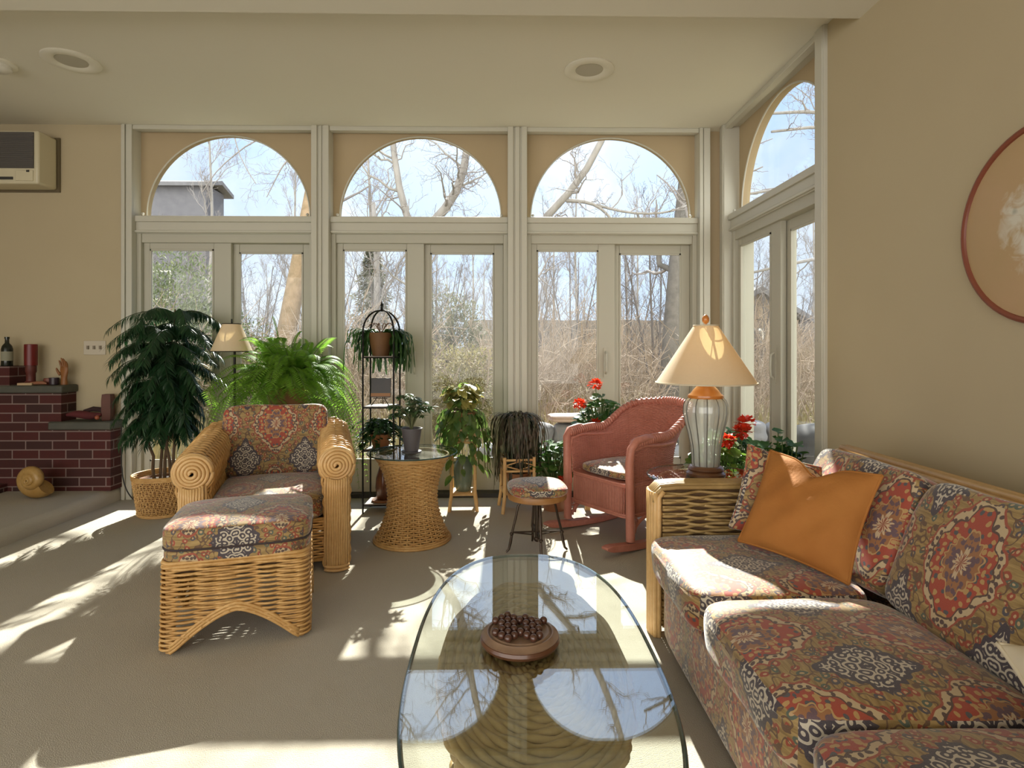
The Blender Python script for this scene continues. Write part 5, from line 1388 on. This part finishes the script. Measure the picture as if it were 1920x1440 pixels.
# undergrowth: nobody could count these stems
r_ = np.random.default_rng(9); n = 2300; Y = r_.uniform(8.3, 17.5, n); X = r_.uniform(-.72, .66, n) * Y; H = r_.uniform(.7, 2.0, n) * (1 + .012 * (Y - 8)) ; H *= .75 + .35 * np.sin(X * .9 + Y * .4) ** 2
s = np.linspace(0, 1, 6)[None, :, None]; D = r_.normal(size=(n, 1, 3)) * np.array([.28, .28, 0]); Bn = r_.normal(size=(n, 1, 3)) * np.array([.22, .22, .05])
P = np.stack([X, Y, np.full(n, GZ)], -1)[:, None, :] + H[:, None, None] * (D * s + Bn * s ** 2 + np.array([0, 0, 1.]) * s) + r_.normal(size=(n, 6, 3)) * .02
m = MB().tubes(P, np.linspace(1, .35, 6)[None] * r_.uniform(.006, .014, n)[:, None], 4, caps=False)
nt_ = 9; idx = np.repeat(np.arange(n), nt_); f = r_.uniform(.25, .98, len(idx)); a = np.minimum((f * 5).astype(int), 4); w_ = (f * 5 - a)[:, None]
p0 = P[idx, a] * (1 - w_) + P[idx, a + 1] * w_; D2 = r_.normal(size=(len(idx), 3)) + np.array([0, 0, .9]); D2 /= np.linalg.norm(D2, axis=1, keepdims=True)
L2 = (H[idx] * r_.uniform(.12, .36, len(idx)))[:, None, None]; s4 = np.linspace(0, 1, 4)[None, :, None]
P2 = p0[:, None, :] + D2[:, None, :] * L2 * s4 + r_.normal(size=(len(idx), 1, 3)) * .12 * L2 * s4 ** 2
m.tubes(P2, np.broadcast_to(np.linspace(.0055, .0025, 4), (len(idx), 4)), 3, caps=False)
tag(m.build('undergrowth', TWIGB, sharp=0, flat=True), 'tangle of leafless brown brush filling the yard behind the doors', 'brush', kind='stuff')
# dry grass tufts
n = 9000; Y = r_.uniform(6.3, 16, n); X = r_.uniform(-.75, .7, n) * Y; h = r_.uniform(.12, .5, n)[:, None]; b0 = np.stack([X, Y, np.full(n, GZ - .02)], -1); sd = r_.normal(size=(n, 3)) * np.array([.012, .006, 0]); tp = b0 + np.c_[r_.normal(size=(n, 2)) * .12, np.ones(n)] * h
V = np.stack([b0 - sd, b0 + sd, tp], 1).reshape(-1, 3); F = np.arange(n * 3).reshape(n, 3)
tag(MB().add(V, F).build('dry_grass', simple('straw_grass', (.36, .29, .16), .95, (.25, .23, .11), 1.5), flat=True), 'dry straw-coloured grass on the lawn', 'grass', kind='stuff')

def bush(name, label, c, rx, ry, rz, n, size, mat, seed, cat='shrub', cone=False, W=.35):
    rg = np.random.default_rng(seed); t = thing(name, label, cat, (c[0], c[1], GZ))
    v = rg.normal(size=(n, 3)); v /= np.linalg.norm(v, axis=1, keepdims=True); q = v * (rg.random((n, 1)) ** .3)
    if cone:
        z = rg.random(n) ** 1.5; rr = (1 - z) * (.55 + .45 * np.sin(z * 26) ** 2) + .05; a = rg.random(n) * 2 * PI; k = rg.random(n) ** .4
        P = np.stack([rr * np.cos(a) * rx * k, rr * np.sin(a) * ry * k, z * rz * 2 + .05], -1); D = np.stack([np.cos(a), np.sin(a), -.25 + .3 * rg.normal(size=n)], -1)
    else:
        lump = 1 + .22 * np.sin(v[:, 0] * 5 + seed) * np.sin(v[:, 1] * 4 + 2) + .15 * np.sin(v[:, 2] * 9); P = q * lump[:, None] * np.array([rx, ry, rz]) + np.array([0, 0, rz]); D = v + rg.normal(size=(n, 3)) * .6
        P[:, 2] = np.maximum(P[:, 2], .02)
    m = MB(); put_leaves(m, leaf_tpl(W, 3, .1, .1), P, D, rg.normal(size=(n, 3)) * .4 + np.array([0, 0, 1.]), rg.uniform(size * .6, size * 1.3, n)); m.build('foliage', mat, t, sharp=0, flat=True)
    MB().tube([(0, 0, -.05), (.03, 0, rz * .8), (0, 0, rz * 1.6)], [rx * .07, rx * .05, rx * .02], 8).build('trunk', BARK, t)
    return t
EVG = leafmat('grey_green_needles', (.10, .135, .07), (.19, .21, .12), 2.5, .25, .7, .12)
EVG2 = leafmat('olive_leaves', (.19, .18, .08), (.26, .22, .12), 3, .3, .7, .12)
EVG3 = leafmat('silver_green', (.15, .17, .115), (.21, .20, .14), 3, .3, .7, .12)
bush('evergreen_tree', 'broad pale evergreen filling the first door pane beside the palm', (-5.55, 9.9), 1.3, 1.0, 1.36, 17000, .085, EVG, 1, 'tree')
bush('evergreen_tree', 'tall hazy evergreen behind the cactus on the iron stand', (-3.4, 15.5), 1.3, 1.1, 2.0, 9000, .12, EVG3, 2, 'tree', cone=True)
bush('round_shrub', 'rounded grey-green shrub behind the variegated plant', (-1.02, 12.2), .78, .7, 1.20, 11000, .075, EVG3, 3)
bush('olive_shrub', 'low olive-green shrub in the yard below the rounded shrub', (-.62, 8.6), .62, .5, .66, 8000, .06, EVG2, 4)
bush('olive_shrub', 'yellowish shrub beyond the first door pane below the evergreen', (-3.9, 9.0), .8, .6, .7, 8000, .06, EVG2, 6)

# houses
def house(name, label, x0, x1, y0, y1, h, rise, wallm, roofm, axis='x', wins=()):
    t = thing(name, label, 'house', ((x0 + x1) / 2, y0, GZ)); cx = (x0 + x1) / 2; w2 = (x1 - x0) / 2; d = y1 - y0
    MB().box(-w2, w2, 0, d, 0, h).build('walls', wallm, t)
    o = .35; m = MB()
    if axis == 'x': prof = [(-o, h - .12), (d / 2, h + rise), (d + o, h - .12), (d + o, h + .06), (d / 2, h + rise + .2), (-o, h + .06)]; m.prism(prof, -w2 - o, w2 + o, R=np.array([[0, 0, 1], [1, 0, 0], [0, 1, 0]], float))
    else: prof = [(-w2 - o, h - .12), (0, h + rise), (w2 + o, h - .12), (w2 + o, h + .06), (0, h + rise + .2), (-w2 - o, h + .06)]; m.prism(prof, -d - o, o, R=np.array([[1, 0, 0], [0, 0, -1], [0, 1, 0]], float))
    m.build('roof', roofm, t)
    if axis == 'y': MB().add([(-w2, 0, h - .02), (w2, 0, h - .02), (0, 0, h + rise), (-w2, d, h - .02), (w2, d, h - .02), (0, d, h + rise)], [(0, 1, 2), (4, 3, 5)]).build('gable', wallm, t)
    for wx, wz in wins:
        f = MB().box(wx - .5, wx + .5, -.06, .02, wz, wz + 1.4).build('window_frame', M['white'], t); MB().box(wx - .42, wx + .42, -.075, -.06, wz + .08, wz + 1.32).build('pane', simple('dark_pane', (.06, .07, .08), .1), f)
    return t
HG = simple('grey_shingle_wall', (.15, .15, .17), .9, (.12, .12, .14), 3); RG = simple('grey_roof', (.17, .17, .185), .9, (.13, .13, .14), 4)
house('grey_house', 'tall grey house beyond the yard in the first arched window', -24, -14.0, 28, 29.8, 9.05, .25, HG, RG, 'x', ((-2.2, 3.6), (2.9, 3.6), (-2.2, .9)))
house('brown_house', 'small brown gabled house seen through the side door panes', 7.2, 10.0, 19.6, 20.9, 2.3, .9, simple('brown_siding', (.30, .235, .17), .9), RG, 'y', ((-.3, .6),))
# long board fence
t = thing('board_fence', 'long weathered board fence behind the brush at the far side of the yard', 'fence', (0, 21.5, GZ)); m = MB(); rg = random.Random(6)
x = -1.2
fm = simple('weathered_boards', (.25, .22, .19), .95, (.18, .16, .14), 3, stretch=(8, 1, 1))
while x < 15.5:
    w = rg.uniform(.13, .16); m.box(x, x + w - .006, 0, .025, .03, 2.36 + rg.uniform(-.012, .012)); x += w
m.build('boards', fm, t, sharp=30)
for i in range(8): MB().box(-1.1 + i * 2.36, -1.0 + i * 2.36, .03, .13, 0, 2.3).build('post', fm, t)
MB().box(-1.2, 15.5, .026, .07, .5, .6).build('rail', fm, t); MB().box(-1.2, 15.5, .026, .07, 1.8, 1.9).build('rail', fm, t)
# boulders of a low garden wall outside the third door
STN = simple('garden_stone', (.27, .27, .28), .9, (.19, .19, .20), 4, bumps=.6, bscale=9)
rs = np.random.default_rng(3)
def stone(x, y, z, sx, sy, sz, label, mat=STN, rz=0):
    m = MB(); ph = rs.random(6) * 6
    for P in cube_grid(8):
        q = P / ((np.abs(P) ** 3.2).sum(-1, keepdims=True) ** (1 / 3.2)); q = q * (1 + .07 * np.sin(q[..., :1] * 4 + ph[0]) * np.sin(q[..., 1:2] * 4 + ph[1]) + .06 * np.sin(q[..., 2:] * 5 + ph[2])); m.grid(q * np.array([sx, sy, sz]))
    o = weld(m.build('garden_stone', mat, sharp=0, loc=(x, y, z), rz=rz), .002); tag(o, label, 'stone', 'stones of the low garden wall')
SL = 'grey stone of the low garden wall outside the door'
for i, x in enumerate(np.arange(-.1, 3.0, .34)):
    stone(x, 6.5 + .08 * math.sin(i * 2), GZ + .14, .175, .16, .15, SL, rz=.1 * i)
    if i % 4 != 3: stone(x + .17, 6.52, GZ + .40, .165, .15, .125, SL, rz=-.1 * i)
stone(.76, 6.42, GZ + .585, .24, .17, .045, 'flat pinkish slab lying on top of the low garden wall', simple('pink_slab', (.46, .33, .26), .9, (.38, .28, .23), 5))
# covered patio grill outside the side door
t = thing('covered_grill', 'patio grill under a rumpled dark grey cover outside the side door', 'grill', (2.95, 5.35, GZ), .3)
m = MB(); gp = sellipse(.34, .26, 4, 60); rows = []
for i, z in enumerate(np.linspace(0, .56, 14)):
    k = 1.0 - .10 * (z / .56) ** 3; wv = 1 + .035 * np.sin(np.arange(60) * .9 + z * 7) * (1 - z) + .02 * np.sin(np.arange(60) * .35 - z * 12); rows.append(np.c_[gp * (k * wv)[:, None], np.full(60, z + .0)])
rows += [np.c_[gp * .72, np.full(60, .62)], np.c_[gp * .35, np.full(60, .645)], np.c_[gp * .01, np.full(60, .65)]]
R3 = np.array(rows); R3 = np.concatenate([R3, R3[:, :1]], 1); m.grid(R3); m.build('cover', simple('grey_cover', (.045, .043, .042), .9, (.065, .062, .06), 4), t, sharp=0)
MB().box(-.25, .25, -.18, .18, .02, .5).build('grill_body', M['dark'], t)
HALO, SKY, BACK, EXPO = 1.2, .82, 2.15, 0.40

# ------------------------------------------------------------------ camera, sun, sky
cam = bpy.data.cameras.new('camera'); camo = bpy.data.objects.new('camera', cam); COL.objects.link(camo)
cam.sensor_fit = 'HORIZONTAL'; cam.sensor_width = 36; cam.lens = 36 * 1100 / 1920
cam.shift_y = -68 / 1920; cam.clip_start = .05; cam.clip_end = 400
camo.location = (0, 0, 1.19); camo.rotation_euler = (PI / 2, 0, math.radians(-1.0))
SC.camera = camo
sl = bpy.data.lights.new('sun', 'SUN'); so = bpy.data.objects.new('sun', sl); COL.objects.link(so)
SUN_DIR = Vector((.02, 1, .767)).normalized()
sl.energy = 14; sl.angle = math.radians(.6); sl.color = (1, .95, .87)
so.location = (0, 8, 9); so.rotation_euler = SUN_DIR.to_track_quat('Z', 'Y').to_euler()

w = bpy.data.worlds.new('sky'); SC.world = w; w.use_nodes = True
nt = w.node_tree; bg = nt.nodes['Background']; Ex.nt = nt
tc = nt.nodes.new('ShaderNodeTexCoord'); sp = nt.nodes.new('ShaderNodeSeparateXYZ'); L(nt, tc.outputs['Generated'], sp.inputs[0])
z = Ex(sp.outputs[2])
up = Ex.op('MULTIPLY', mx(z, 0.0), 2.2, clamp=True)
col = mixc(nt, up, (.66, .78, .98), (.30, .50, .92))
cl = noise(nt, tc.outputs['Generated'], 3.2, 6, .6)
mr = nt.nodes.new('ShaderNodeMapRange'); mr.inputs[1].default_value = .46; mr.inputs[2].default_value = .72; L(nt, cl.outputs[0], mr.inputs[0])
col = mixc(nt, Ex(mr.outputs[0]) * .8, col, (.92, .94, 1.0))
dt = nt.nodes.new('ShaderNodeVectorMath'); dt.operation = 'DOT_PRODUCT'; L(nt, tc.outputs['Generated'], dt.inputs[0]); dt.inputs[1].default_value = SUN_DIR
halo = pow_(mx(Ex(dt.outputs['Value']), 0.0), 10.0)
col = mixc(nt, halo * .40, col, (1.0, 1.0, 1.0))
back = Ex.op('MULTIPLY', mx(Ex(sp.outputs[1]) * -1.0 + .1, 0.0), 1.6, clamp=True)     # sky brightened behind the camera, added as fill light for the room
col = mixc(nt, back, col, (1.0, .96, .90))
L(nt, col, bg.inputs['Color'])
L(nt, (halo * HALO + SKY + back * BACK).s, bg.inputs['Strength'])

SC.view_settings.view_transform = 'Standard'; SC.view_settings.look = 'None'
SC.view_settings.gamma = 1; SC.view_settings.exposure = EXPO; SC.view_settings.use_curve_mapping = False
SC.cycles.use_denoising = True
SC.cycles.use_adaptive_sampling = True; SC.cycles.adaptive_threshold = .03; SC.cycles.adaptive_min_samples = 24
SC.cycles.max_bounces = 9; SC.cycles.diffuse_bounces = 5; SC.cycles.glossy_bounces = 4
SC.cycles.transparent_max_bounces = 24; SC.cycles.transmission_bounces = 4
SC.cycles.sample_clamp_indirect = 8; SC.cycles.caustics_reflective = False; SC.cycles.caustics_refractive = False
